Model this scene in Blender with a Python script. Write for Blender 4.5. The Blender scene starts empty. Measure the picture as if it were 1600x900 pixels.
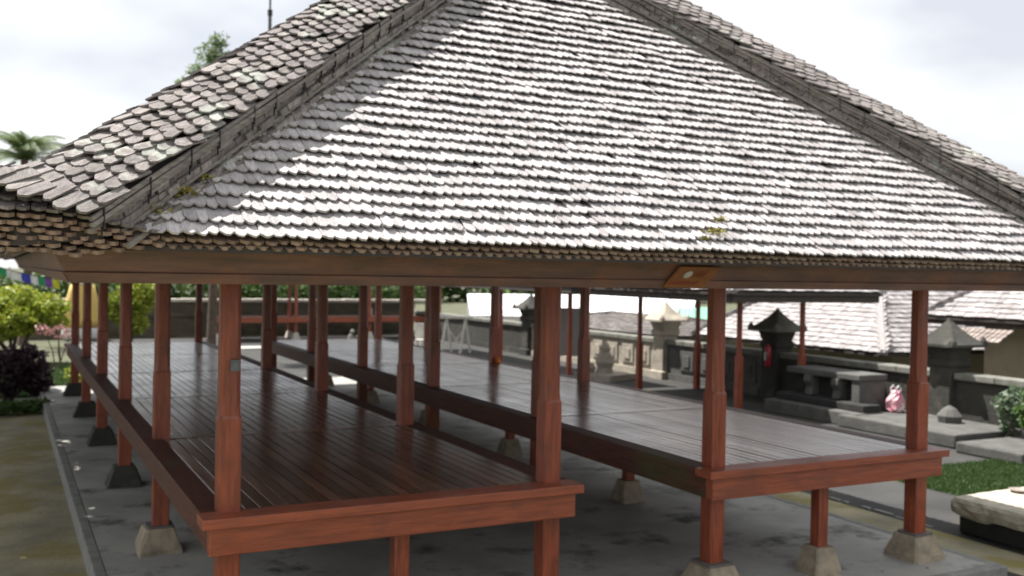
import bpy, math, random
import numpy as np
from mathutils import Vector, Matrix, noise

random.seed(7)
rng = np.random.RandomState(7)
S = bpy.context.scene
col = S.collection
rad = math.radians

# ------------------------------------------------------------------ camera
CAM = Vector((-1.31034, -6.52125, 2.60297))
YAW, PITCH, ROLL = -0.4745, -0.0160, 0.0180
_f = Vector((-math.sin(YAW) * math.cos(PITCH), math.cos(YAW) * math.cos(PITCH), math.sin(PITCH)))
_r0 = Vector((math.cos(YAW), math.sin(YAW), 0))
_u0 = _r0.cross(_f)
CR = math.cos(ROLL) * _r0 + math.sin(ROLL) * _u0
CU = -math.sin(ROLL) * _r0 + math.cos(ROLL) * _u0
cam = bpy.data.objects.new('camera', bpy.data.cameras.new('camera'))
col.objects.link(cam)
M = Matrix((CR, CU, -_f)).transposed().to_4x4()
M.translation = CAM
cam.matrix_world = M
cam.data.lens = 34.938
cam.data.sensor_width = 36
cam.data.clip_end = 4000
cam.data.dof.use_dof = True
cam.data.dof.focus_distance = 3.4
cam.data.dof.aperture_fstop = 3.4
S.camera = cam


def at(px, py, depth):
    """world point seen at a photo pixel at a given distance along the view"""
    return CAM + depth * (_f + CR * ((px - 800) / 1552.815) + CU * ((450 - py) / 1552.815))


# ------------------------------------------------------------------ light
SUN_EL, SUN_AZ = rad(64), rad(38)          # azimuth from +Y towards -X
SD = Vector((-math.sin(SUN_AZ) * math.cos(SUN_EL), math.cos(SUN_AZ) * math.cos(SUN_EL), math.sin(SUN_EL)))
sun = bpy.data.objects.new('sun', bpy.data.lights.new('sun', 'SUN'))
col.objects.link(sun)
sun.data.energy = 5.0
sun.data.angle = rad(0.5)
sun.data.color = (1.0, 0.955, 0.9)
sun.rotation_euler = SD.to_track_quat('Z', 'Y').to_euler()

W = bpy.data.worlds.new('World')
S.world = W
W.use_nodes = True
nt = W.node_tree
nt.nodes.clear()
out = nt.nodes.new('ShaderNodeOutputWorld')
bg = nt.nodes.new('ShaderNodeBackground')
bg.inputs['Strength'].default_value = 0.1
sky = nt.nodes.new('ShaderNodeTexSky')
sky.sky_type = 'NISHITA'
sky.sun_disc = False
sky.sun_elevation = SUN_EL
sky.sun_rotation = -SUN_AZ
tc = nt.nodes.new('ShaderNodeTexCoord')
mp = nt.nodes.new('ShaderNodeMapping')
mp.inputs['Scale'].default_value = (1.0, 1.0, 2.2)
mp.inputs['Location'].default_value = (0.35, 0.1, 0.2)
n1 = nt.nodes.new('ShaderNodeTexNoise')
n1.inputs['Scale'].default_value = 2.3
n1.inputs['Detail'].default_value = 5
n1.inputs['Roughness'].default_value = 0.45
cr = nt.nodes.new('ShaderNodeValToRGB')
cr.color_ramp.elements[0].position = 0.38
cr.color_ramp.elements[0].color = (3.8, 3.9, 4.15, 1)
cr.color_ramp.elements[1].position = 0.51
cr.color_ramp.elements[1].color = (5.7, 5.67, 5.62, 1)
mx = nt.nodes.new('ShaderNodeMixRGB')
mx.inputs[0].default_value = 0.9
L = nt.links.new
L(tc.outputs['Generated'], mp.inputs['Vector'])
L(mp.outputs[0], n1.inputs['Vector'])
L(n1.outputs[0], cr.inputs[0])
L(sky.outputs[0], mx.inputs[1])
L(cr.outputs[0], mx.inputs[2])
L(mx.outputs[0], bg.inputs[0])
L(bg.outputs[0], out.inputs[0])

S.view_settings.view_transform = 'Standard'
S.view_settings.look = 'None'
S.view_settings.exposure = 1.08
S.view_settings.gamma = 1


# ------------------------------------------------------------------ materials
def mat(name, c1, c2=None, scale=6.0, rough=0.7, stretch=(1, 1, 1), bump=0.0, bscale=None, rand=0.0,
        c3=None, c3scale=1.5, c3pos=(0.5, 0.62), spec=0.5, coords='Object', hue=None, rvar=0.0, detail=6):
    m = bpy.data.materials.new(name)
    m.use_nodes = True
    t = m.node_tree
    b = t.nodes['Principled BSDF']
    b.inputs['Roughness'].default_value = rough
    b.inputs['Specular IOR Level'].default_value = spec
    c2 = c2 or tuple(v * 0.6 for v in c1)
    if coords == 'World':
        g = t.nodes.new('ShaderNodeNewGeometry')
        src = g.outputs['Position']
    else:
        g = t.nodes.new('ShaderNodeTexCoord')
        src = g.outputs['Object']
    mp = t.nodes.new('ShaderNodeMapping')
    mp.inputs['Scale'].default_value = stretch
    t.links.new(src, mp.inputs[0])
    if rand:
        oi = t.nodes.new('ShaderNodeObjectInfo')
        gi = t.nodes.new('ShaderNodeNewGeometry')
        ad = t.nodes.new('ShaderNodeMath'); ad.operation = 'ADD'
        t.links.new(oi.outputs['Random'], ad.inputs[0])
        t.links.new(gi.outputs['Random Per Island'], ad.inputs[1])
        fr = t.nodes.new('ShaderNodeMath'); fr.operation = 'FRACT'
        t.links.new(ad.outputs[0], fr.inputs[0])
        vm = t.nodes.new('ShaderNodeVectorMath'); vm.operation = 'MULTIPLY_ADD'
        cb = t.nodes.new('ShaderNodeCombineXYZ')
        for i in range(3):
            t.links.new(fr.outputs[0], cb.inputs[i])
        t.links.new(cb.outputs[0], vm.inputs[0])
        vm.inputs[1].default_value = (37, 53, 71)
        t.links.new(mp.outputs[0], vm.inputs[2])
        vec = vm.outputs[0]
    else:
        vec = mp.outputs[0]
    n = t.nodes.new('ShaderNodeTexNoise')
    n.inputs['Scale'].default_value = scale
    n.inputs['Detail'].default_value = detail
    n.inputs['Roughness'].default_value = 0.62
    t.links.new(vec, n.inputs['Vector'])
    r = t.nodes.new('ShaderNodeValToRGB')
    r.color_ramp.elements[0].position = 0.32
    r.color_ramp.elements[0].color = (*c2, 1)
    r.color_ramp.elements[1].position = 0.68
    r.color_ramp.elements[1].color = (*c1, 1)
    t.links.new(n.outputs[0], r.inputs[0])
    cur = r.outputs[0]
    if c3:
        n3 = t.nodes.new('ShaderNodeTexNoise')
        n3.inputs['Scale'].default_value = c3scale
        n3.inputs['Detail'].default_value = 5
        n3.inputs['Roughness'].default_value = 0.65
        gp = t.nodes.new('ShaderNodeNewGeometry')
        t.links.new(gp.outputs['Position'], n3.inputs['Vector'])
        r3 = t.nodes.new('ShaderNodeValToRGB')
        r3.color_ramp.elements[0].position = c3pos[0]
        r3.color_ramp.elements[1].position = c3pos[1]
        t.links.new(n3.outputs[0], r3.inputs[0])
        m3 = t.nodes.new('ShaderNodeMixRGB')
        m3.inputs[2].default_value = (*c3, 1)
        t.links.new(r3.outputs[0], m3.inputs[0])
        t.links.new(cur, m3.inputs[1])
        cur = m3.outputs[0]
    if rand:
        hs = t.nodes.new('ShaderNodeHueSaturation')
        mr = t.nodes.new('ShaderNodeMapRange')
        mr.inputs['To Min'].default_value = 1 - rand
        mr.inputs['To Max'].default_value = 1 + rand
        t.links.new(fr.outputs[0], mr.inputs['Value'])
        t.links.new(mr.outputs[0], hs.inputs['Value'])
        t.links.new(cur, hs.inputs['Color'])
        if hue:
            m7 = t.nodes.new('ShaderNodeMath'); m7.operation = 'MULTIPLY'; m7.inputs[1].default_value = 7.13
            f7 = t.nodes.new('ShaderNodeMath'); f7.operation = 'FRACT'
            t.links.new(fr.outputs[0], m7.inputs[0]); t.links.new(m7.outputs[0], f7.inputs[0])
            mh = t.nodes.new('ShaderNodeMapRange')
            mh.inputs['To Min'].default_value = 0.5 - hue
            mh.inputs['To Max'].default_value = 0.5 + hue
            t.links.new(f7.outputs[0], mh.inputs['Value'])
            t.links.new(mh.outputs[0], hs.inputs['Hue'])
        cur = hs.outputs[0]
    t.links.new(cur, b.inputs['Base Color'])
    if rvar:
        nr = t.nodes.new('ShaderNodeTexNoise')
        nr.inputs['Scale'].default_value = 1.7
        nr.inputs['Detail'].default_value = 5
        gp2 = t.nodes.new('ShaderNodeNewGeometry')
        t.links.new(gp2.outputs['Position'], nr.inputs['Vector'])
        mr2 = t.nodes.new('ShaderNodeMapRange')
        mr2.inputs['From Min'].default_value = 0.3
        mr2.inputs['From Max'].default_value = 0.7
        mr2.inputs['To Min'].default_value = max(0.03, rough - rvar)
        mr2.inputs['To Max'].default_value = rough + rvar
        t.links.new(nr.outputs[0], mr2.inputs['Value'])
        t.links.new(mr2.outputs[0], b.inputs['Roughness'])
    if bump:
        nb = t.nodes.new('ShaderNodeTexNoise')
        nb.inputs['Scale'].default_value = bscale or scale * 3
        nb.inputs['Detail'].default_value = 4
        t.links.new(vec, nb.inputs['Vector'])
        bp = t.nodes.new('ShaderNodeBump')
        bp.inputs['Strength'].default_value = bump
        bp.inputs['Distance'].default_value = 0.02
        t.links.new(nb.outputs[0], bp.inputs['Height'])
        t.links.new(bp.outputs[0], b.inputs['Normal'])
    return m


def leafmat(name, c1, c2, rand=0.35):
    m = mat(name, c1, c2, scale=3, rough=0.55, rand=rand, coords='World', hue=0.02)
    t = m.node_tree
    b = t.nodes['Principled BSDF']
    tr = t.nodes.new('ShaderNodeBsdfTranslucent')
    ms = t.nodes.new('ShaderNodeMixShader')
    ms.inputs[0].default_value = 0.35
    o = t.nodes['Material Output']
    t.links.new(b.inputs['Base Color'].links[0].from_socket, tr.inputs[0])
    t.links.new(b.outputs[0], ms.inputs[1])
    t.links.new(tr.outputs[0], ms.inputs[2])
    t.links.new(ms.outputs[0], o.inputs[0])
    return m


SH = mat('weathered_shingle', (0.49, 0.465, 0.465), (0.30, 0.28, 0.28), scale=14, stretch=(5, 1, 1), rough=0.75,
         bump=0.5, bscale=40, rand=0.26, hue=0.012, c3=(0.27, 0.25, 0.25), c3scale=1.9, c3pos=(0.52, 0.8))
SHF = mat('far_roof_shingle', (0.36, 0.34, 0.34), (0.22, 0.2, 0.2), scale=9, stretch=(5, 1, 1), rough=0.8, rand=0.3, hue=0.015, coords='World')
SHC = mat('lichened_cap_shingle', (0.26, 0.232, 0.22), (0.12, 0.105, 0.10), scale=9, stretch=(5, 1, 1), rough=0.8,
          bump=0.5, bscale=40, rand=0.28, hue=0.015, c3=(0.31, 0.32, 0.285), c3scale=3.4, c3pos=(0.56, 0.64))
SHU = mat('sheltered_shingle', (0.30, 0.215, 0.17), (0.17, 0.12, 0.095), scale=12, rough=0.8, rand=0.25, hue=0.01)
LATH = mat('grey_lath', (0.24, 0.215, 0.19), (0.10, 0.09, 0.08), scale=8, stretch=(1, 1, 6), rough=0.8, rand=0.15, c3=(0.17, 0.155, 0.10), c3pos=(0.6, 0.75))
TIE = mat('dark_tie', (0.02, 0.02, 0.02), rough=0.7)
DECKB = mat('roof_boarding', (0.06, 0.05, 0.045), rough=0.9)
FAS = mat('fascia_wood', (0.19, 0.10, 0.08), (0.09, 0.058, 0.052), scale=2.2, stretch=(1, 5, 9), rough=0.6, coords='World',
          bump=0.3, bscale=30, c3=(0.24, 0.10, 0.06), c3scale=2.4, c3pos=(0.5, 0.75))
POST = mat('red_post_wood', (0.33, 0.076, 0.034), (0.15, 0.036, 0.02), scale=5, stretch=(7, 7, 0.7), rough=0.36, c3=(.09, .032, .022), c3scale=2.6, c3pos=(.56, .8),
           bump=0.15, bscale=20, rand=0.14, rvar=0.12, coords='World')
RAIL = mat('red_rail_wood', (0.34, 0.084, 0.037), (0.18, 0.047, 0.024), scale=4, stretch=(0.8, 7, 9), rough=0.38, c3=(.13, .045, .03), c3scale=2.0, c3pos=(.55, .8),
           bump=0.15, bscale=20, rand=0.1, rvar=0.12, coords='World')
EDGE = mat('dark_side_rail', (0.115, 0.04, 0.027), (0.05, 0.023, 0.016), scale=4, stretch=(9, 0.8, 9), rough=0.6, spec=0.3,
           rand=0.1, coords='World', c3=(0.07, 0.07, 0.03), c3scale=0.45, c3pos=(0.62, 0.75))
PLANK = mat('varnished_plank', (0.20, 0.105, 0.066), (0.085, 0.045, 0.03), scale=3, stretch=(14, 0.5, 1), rough=0.2, spec=0.75,
            bump=0.04, bscale=7, rand=0.4, rvar=0.04)
CONC = mat('old_concrete', (0.40, 0.395, 0.365), (0.25, 0.25, 0.232), scale=1.1, rough=0.72, coords='World', bump=0.2,
           bscale=30, c3=(0.075, 0.075, 0.07), c3scale=1.6, c3pos=(0.54, 0.68), rvar=0.15)
KERB = mat('pale_kerb', (0.27, 0.27, 0.25), (0.16, 0.16, 0.15), scale=5, rough=0.8, coords='World', bump=0.3)
MOSS = mat('mossy_path', (0.36, 0.32, 0.20), (0.17, 0.16, 0.11), scale=1.4, rough=0.9, coords='World', bump=0.4,
           bscale=25, c3=(0.22, 0.19, 0.06), c3scale=1.3, c3pos=(0.48, 0.6))
PAVE = mat('dark_paving', (0.055, 0.055, 0.054), (0.033, 0.033, 0.033), scale=1.2, rough=0.85, spec=0.25, coords='World', bump=0.3,  # base colour darkened in place of shade over the right-hand ground
           bscale=20, c3=(0.07, 0.06, 0.035), c3scale=0.7, c3pos=(0.55, 0.7))
GROUND = mat('earth_ground', (0.09, 0.095, 0.05), (0.05, 0.055, 0.03), scale=0.7, rough=0.95, coords='World')
STONE = mat('pedestal_stone', (0.36, 0.30, 0.215), (0.18, 0.155, 0.12), scale=7, rough=0.9, coords='World', bump=0.6, bscale=25)
PLATE = mat('pedestal_plate', (0.16, 0.14, 0.13), rough=0.8)
DSTONE = mat('dark_wall_stone', (0.052, 0.05, 0.042), (0.026, 0.026, 0.023), scale=2, rough=0.95, coords='World', bump=0.6,  # on the compound wall this dark tone stands in for shade
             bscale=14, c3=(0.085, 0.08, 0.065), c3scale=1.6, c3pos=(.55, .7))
BSTONE = mat('rear_wall_stone', (0.105, 0.09, 0.065), (0.05, 0.045, 0.033), scale=1.6, stretch=(1, 1, 2), rough=0.95, coords='World', bump=0.6, bscale=8)
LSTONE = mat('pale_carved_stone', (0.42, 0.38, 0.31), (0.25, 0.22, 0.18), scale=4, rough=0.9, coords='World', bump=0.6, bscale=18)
COP = mat('coping_stone', (0.2, 0.2, 0.175), (0.11, 0.11, 0.09), scale=4, rough=0.9, coords='World', bump=0.4)
WCOP = mat('white_coping', (0.6, 0.56, 0.5), (0.42, 0.39, 0.34), scale=3, rough=0.9, coords='World')
GSTONE = mat('grey_lava_stone', (0.11, 0.108, 0.10), (0.06, 0.06, 0.056), scale=3, rough=0.9, coords='World', bump=0.4, bscale=25)  # grey lowered to stand in for the dimmer light on slabs and altar
BLACKS = mat('sooty_stone', (0.03, 0.03, 0.028), rough=0.95)  # near-black tone for altar back, upper step and bench base
BENCH = mat('white_bench_stone', (0.50, 0.46, 0.38), (0.30, 0.28, 0.21), scale=6, rough=0.9, coords='World', bump=0.9, bscale=16)
GRASS = leafmat('grass_blades', (0.065, 0.12, 0.03), (0.035, 0.07, 0.018))
GRASSB = mat('turf', (0.045, 0.07, 0.022), (0.028, 0.045, 0.015), scale=5, rough=0.95, coords='World')
L_YEL = leafmat('yellow_green_leaves', (0.38, 0.40, 0.04), (0.16, 0.24, 0.03))
L_GRN = leafmat('green_leaves', (0.09, 0.16, 0.035), (0.045, 0.09, 0.02))
L_DRK = leafmat('dark_leaves', (0.045, 0.08, 0.02), (0.02, 0.04, 0.012))
L_PUR = leafmat('purple_leaves', (0.075, 0.035, 0.055), (0.03, 0.018, 0.028))
L_PNK = leafmat('pink_flowers', (0.5, 0.30, 0.30), (0.3, 0.12, 0.10))
L_BLU = leafmat('hazy_green_leaves', (0.16, 0.22, 0.13), (0.09, 0.13, 0.08))
L_FEA = leafmat('feathery_leaves', (0.22, 0.30, 0.14), (0.12, 0.18, 0.08))
L_PALM = leafmat('palm_leaflets', (0.15, 0.21, 0.075), (0.09, 0.13, 0.05), rand=0.2)
BARK = mat('bark', (0.12, 0.09, 0.065), (0.06, 0.045, 0.035), scale=6, rough=0.95, bump=0.5)
YCL = mat('yellow_cloth', (0.62, 0.44, 0.12), (0.5, 0.36, 0.12), scale=4, rough=0.85, coords='World')
WCL = mat('white_cloth', (0.66, 0.66, 0.66), (0.52, 0.52, 0.53), scale=5, rough=0.85)
RED = mat('red_paint', (0.5, 0.03, 0.05), rough=0.4)
GREENM = mat('green_sheet', (0.16, 0.42, 0.27), (0.12, 0.32, 0.2), scale=3, rough=0.5, coords='World')
WROOF = mat('white_sheet_roof', (0.8, 0.82, 0.84), (0.7, 0.72, 0.74), scale=3, rough=0.5, coords='World')
TAN = mat('tan_plaster', (0.42, 0.36, 0.28), (0.32, 0.27, 0.2), scale=2, rough=0.9, coords='World')
WHITEP = mat('white_paint', (0.72, 0.7, 0.64), (0.55, 0.53, 0.47), scale=5, rough=0.6)
GREYB = mat('grey_board', (0.27, 0.255, 0.25), (0.24, 0.23, 0.22), scale=2, rough=0.7)
STEEL = mat('switch_grey', (0.13, 0.15, 0.17), rough=0.4)
TERR = mat('terracotta_tile', (0.30, 0.25, 0.225), (0.2, 0.165, 0.145), scale=4, rough=0.85, rand=0.2, coords='World')
ORANGE = mat('orange_petals', (0.8, 0.22, 0.03), rough=0.7)
SIGNW = mat('plaque_wood', (0.26, 0.095, 0.03), (0.16, 0.055, 0.02), scale=6, stretch=(1, 6, 1), rough=0.5)
SIGNR = mat('plaque_red_ink', (0.22, 0.03, 0.015), rough=0.6)
GLASSY = mat('plaque_disc', (0.55, 0.54, 0.5), rough=0.3)
ASPH = mat('light_concrete', (0.5, 0.48, 0.42), (0.36, 0.34, 0.3), scale=2, rough=0.9, coords='World')
FLAGM = {k: mat('flag_' + k, c, rough=0.8) for k, c in
         dict(red=(0.5, 0.03, 0.03), blue=(0.04, 0.06, 0.42), white=(0.72, 0.72, 0.72), green=(0.03, 0.3, 0.12),
              yellow=(0.6, 0.6, 0.05), purple=(0.2, 0.06, 0.35)).items()}


# ------------------------------------------------------------------ mesh helpers
class MB:
    def __init__(s):
        s.v = []; s.f = []; s.m = []; s.cur = 0

    def add(s, vs, fs):
        o = len(s.v)
        s.v += [tuple(p) for p in vs]
        s.f += [tuple(i + o for i in f) for f in fs]
        s.m += [s.cur] * len(fs)

    def box(s, x0, x1, y0, y1, z0, z1):
        s.add([(x, y, z) for z in (z0, z1) for y in (y0, y1) for x in (x0, x1)],
              [(0, 2, 3, 1), (4, 5, 7, 6), (0, 1, 5, 4), (1, 3, 7, 5), (3, 2, 6, 7), (2, 0, 4, 6)])

    def obox(s, c, a, b, n, la, lb, ln):
        c = Vector(c); a = Vector(a) * la / 2; b = Vector(b) * lb / 2; n = Vector(n) * ln / 2
        s.add([c + sx * a + sy * b + sz * n for sz in (-1, 1) for sy in (-1, 1) for sx in (-1, 1)],
              [(0, 2, 3, 1), (4, 5, 7, 6), (0, 1, 5, 4), (1, 3, 7, 5), (3, 2, 6, 7), (2, 0, 4, 6)])

    def beam(s, p, q, w, h, up=(0, 0, 1)):
        p = Vector(p); q = Vector(q); a = (q - p); l = a.length; a.normalize()
        b = Vector(up).cross(a).normalized(); n = a.cross(b)
        s.obox((p + q) / 2, a, b, n, l, w, h)

    def loft(s, rings, cap=True):
        o = len(s.v); n = len(rings[0])
        vs = [p for r in rings for p in r]
        fs = []
        for i in range(len(rings) - 1):
            for j in range(n):
                k = (j + 1) % n
                fs.append((i * n + j, i * n + k, (i + 1) * n + k, (i + 1) * n + j))
        if cap:
            fs.append(tuple(range(n - 1, -1, -1)))
            fs.append(tuple(range((len(rings) - 1) * n, len(rings) * n)))
        s.add(vs, fs)

    def tube(s, pts, rs, n=8):
        pts = [Vector(p) for p in pts]
        if not hasattr(rs, '__len__'): rs = [rs] * len(pts)
        rings = []
        for i, p in enumerate(pts):
            d = (pts[min(i + 1, len(pts) - 1)] - pts[max(i - 1, 0)]).normalized()
            a = d.cross(Vector((0, 0, 1)))
            if a.length < 0.05: a = d.cross(Vector((1, 0, 0)))
            a.normalize(); b = d.cross(a)
            rings.append([p + rs[i] * (math.cos(6.28318 * k / n) * a + math.sin(6.28318 * k / n) * b) for k in range(n)])
        s.loft(rings)

    def sq(s, x, y, secs, rot=0.0):
        """stack of square sections: secs = [(z, side, chamfer)]"""
        rings = []
        for z, w, c in secs:
            h = w / 2; c = max(c, 0.004)
            pts = [(h - c, -h), (h, -h + c), (h, h - c), (h - c, h), (-h + c, h), (-h, h - c), (-h, -h + c), (-h + c, -h)]
            cs, sn = math.cos(rot), math.sin(rot)
            rings.append([Vector((x + cs * a - sn * b, y + sn * a + cs * b, z)) for a, b in pts])
        s.loft(rings)

    def lathe(s, x, y, prof, n=12):
        s.loft([[Vector((x + r * math.cos(6.28318 * k / n), y + r * math.sin(6.28318 * k / n), z)) for k in range(n)] for z, r in prof])

    def mesh(s, name, *mats):
        me = bpy.data.meshes.new(name)
        me.from_pydata(s.v, [], s.f)
        for m in mats: me.materials.append(m)
        if len(mats) > 1: me.polygons.foreach_set('material_index', s.m)
        me.update()
        return me

    def build(s, name, m, parent=None, bevel=0.0, smooth=False):
        ms = m if isinstance(m, (list, tuple)) else [m]
        me = s.mesh(name, *ms)
        if smooth: me.polygons.foreach_set('use_smooth', [True] * len(me.polygons))
        o = link(name, me, parent)
        if bevel:
            b = o.modifiers.new('edge_bevel', 'BEVEL'); b.width = bevel; b.segments = 2; b.limit_method = 'ANGLE'
        return o


def link(name, me, parent=None):
    o = bpy.data.objects.new(name, me)
    col.objects.link(o)
    if parent: o.parent = parent
    return o


def tag(o, label=None, cat=None, group=None, kind=None):
    if label: o['label'] = label
    if cat: o['category'] = cat
    if group: o['group'] = group
    if kind: o['kind'] = kind
    return o


def empty(name, loc, label, cat, group=None):
    o = bpy.data.objects.new(name, None)
    o.location = loc
    o.empty_display_size = 0.2
    col.objects.link(o)
    return tag(o, label, cat, group)


def one(name, fn, m, parent=None, **k):
    b = MB(); fn(b)
    return b.build(name, m, parent, **k)


def numesh(name, V, F, mats, parent=None, midx=None):
    """V (n,3), F (m,k) arrays -> object"""
    me = bpy.data.meshes.new(name)
    k = F.shape[1]
    me.vertices.add(len(V)); me.vertices.foreach_set('co', V.astype(np.float32).ravel())
    me.loops.add(F.size); me.loops.foreach_set('vertex_index', F.astype(np.int32).ravel())
    me.polygons.add(len(F))
    me.polygons.foreach_set('loop_start', np.arange(0, F.size, k, dtype=np.int32))
    me.polygons.foreach_set('loop_total', np.full(len(F), k, dtype=np.int32))
    for m in mats: me.materials.append(m)
    me.update(calc_edges=True)
    me.shade_flat()
    return link(name, me, parent)


# ------------------------------------------------------------------ setting
GZ = -0.2
b = MB(); b.add([(-400, -400, GZ - .03), (400, -400, GZ - .03), (400, 600, GZ - .03), (-400, 600, GZ - .03)], [(0, 1, 2, 3)])
tag(b.build('ground', GROUND), kind='structure')
b = MB(); b.add([(6.5, -30, GZ), (14.6, -30, GZ), (14.6, 33.6, GZ), (6.5, 33.6, GZ), (0.9, 16.8, GZ), (6.5, 16.8, GZ), (0.9, 33.6, GZ)], [(0, 1, 2, 3), (4, 5, 3, 6)])
tag(b.build('paving', PAVE), kind='structure')
b = MB(); b.add([(-5, -30, GZ + .004), (-.3, -30, GZ + .004), (-.3, 14.4, GZ + .004), (-5, 14.4, GZ + .004)], [(0, 1, 2, 3)])
tag(b.build('mossy_path', MOSS), kind='structure')
terr = one('terrace', lambda b: b.box(-0.5, 6.78, -0.48, 16.6, GZ - .05, 0), CONC)
tag(terr, kind='structure')
kerbs = [((-0.6, -0.58), (-0.5, 16.7)), ((6.78, -0.58), (6.88, 16.7)), ((-0.5, -0.58), (6.78, -0.48)), ((-0.5, 16.6), (6.78, 16.7))]
for (x0, y0), (x1, y1) in kerbs:
    one('kerb', lambda b: b.box(x0, x1, y0, y1, GZ - .05, 0.004), KERB, terr, bevel=0.012)
# shallow drain and pale crack line along the right side
b = MB(); y = 1.25; rj = random.Random(4)
while y < 6.5:
    l = rj.uniform(.05, .3); x = 8.08 + rj.uniform(-.02, .02)
    b.box(x, x + rj.uniform(.03, .06), y, y + l, GZ - .02, GZ + rj.uniform(.006, .014)); y += l + rj.uniform(.01, .25)
tag(b.build('paving_joint', KERB), kind='structure')
b = MB(); b.add([(7.35, -8, GZ + .004), (8.0, -8, GZ + .004), (8.0, 8, GZ + .004), (7.35, 8, GZ + .004)], [(0, 1, 2, 3)])
tag(b.build('mossy_strip', MOSS), kind='structure')
b = MB(); b.add([(6.0, 27.6, GZ + .05), (8.3, 27.6, GZ + .05), (8.3, 28.5, GZ + .05), (6.0, 28.5, GZ + .05)], [(0, 1, 2, 3)])
b.box(6, 8.3, 27.6, 28.5, GZ - .02, GZ + .04)
tag(b.build('pale_step', ASPH), kind='structure')

# ------------------------------------------------------------------ main pavilion
PX = [0.0, 2.3736, 3.9414, 6.3308]
PY = [3.0 * i for i in range(6)]
H = 1.031
pav = empty('pavilion', (3.165, 0, 0), 'open-sided timber meeting pavilion with a grey wooden shingle roof on red posts', 'pavilion')


def P(o):                      # parent to the pavilion keeping world coordinates
    o.parent = pav
    o.location = Vector(o.location) - pav.location
    return o


pb = MB()
pb.sq(0, 0, [(.24, .142, .006), (1.63, .141, .006), (1.65, .132, .016), (1.72, .131, .026), (2.58, .129, .026)])
post_me = pb.mesh('post', POST)
lb = MB()
lb.sq(0, 0, [(0.24, .11, .006), (0.84, .11, .006)])
leg_me = lb.mesh('short_leg', POST)
qb = MB()
qb.sq(0, 0, [(0.0, .40, .015), (0.05, .395, .015), (0.215, .27, .015), (.222, .262, .01)])
qb.cur = 1
qb.sq(0, 0, [(.222, .235, .01), (.242, .235, .01)])
ped_me = qb.mesh('pedestal', STONE, PLATE)
ped_mes = []
for k in range(5):
    me = ped_me.copy(); rj = random.Random(60 + k)
    for v in me.vertices:
        if v.co.z < .222:
            v.co.x += rj.uniform(-.012, .012); v.co.y += rj.uniform(-.012, .012)
            if v.co.z > .01: v.co.z += rj.uniform(-.012, .006)
    ped_mes.append(me)
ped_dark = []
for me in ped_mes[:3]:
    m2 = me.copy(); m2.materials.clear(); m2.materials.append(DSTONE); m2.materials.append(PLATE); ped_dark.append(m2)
qs = MB()
qs.sq(0, 0, [(0.0, .30, .015), (0.05, .29, .015), (0.24, .19, .012)])
ped_s = qs.mesh('small_pedestal', STONE)


def inst(name, me, x, y, z=0, rz=0.0, s=1.0):
    o = link(name, me)
    o.location = (x, y, z)
    o.rotation_euler = (0, 0, rz)
    o.scale = (s, s, 1)
    return P(o)


for i, x in enumerate(PX):
    for j, y in enumerate(PY):
        inst('post', post_me, x, y, rz=random.uniform(-.012, .012))
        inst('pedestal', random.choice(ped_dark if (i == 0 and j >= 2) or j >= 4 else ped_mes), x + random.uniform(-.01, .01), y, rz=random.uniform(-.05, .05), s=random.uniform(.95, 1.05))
for x in (1.19, 5.13):
    for y in PY:
        inst('short_leg', leg_me, x, y, rz=random.uniform(-.02, .02))
        inst('small_pedestal', ped_s, x, y, rz=random.uniform(-.06, .06))

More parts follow.
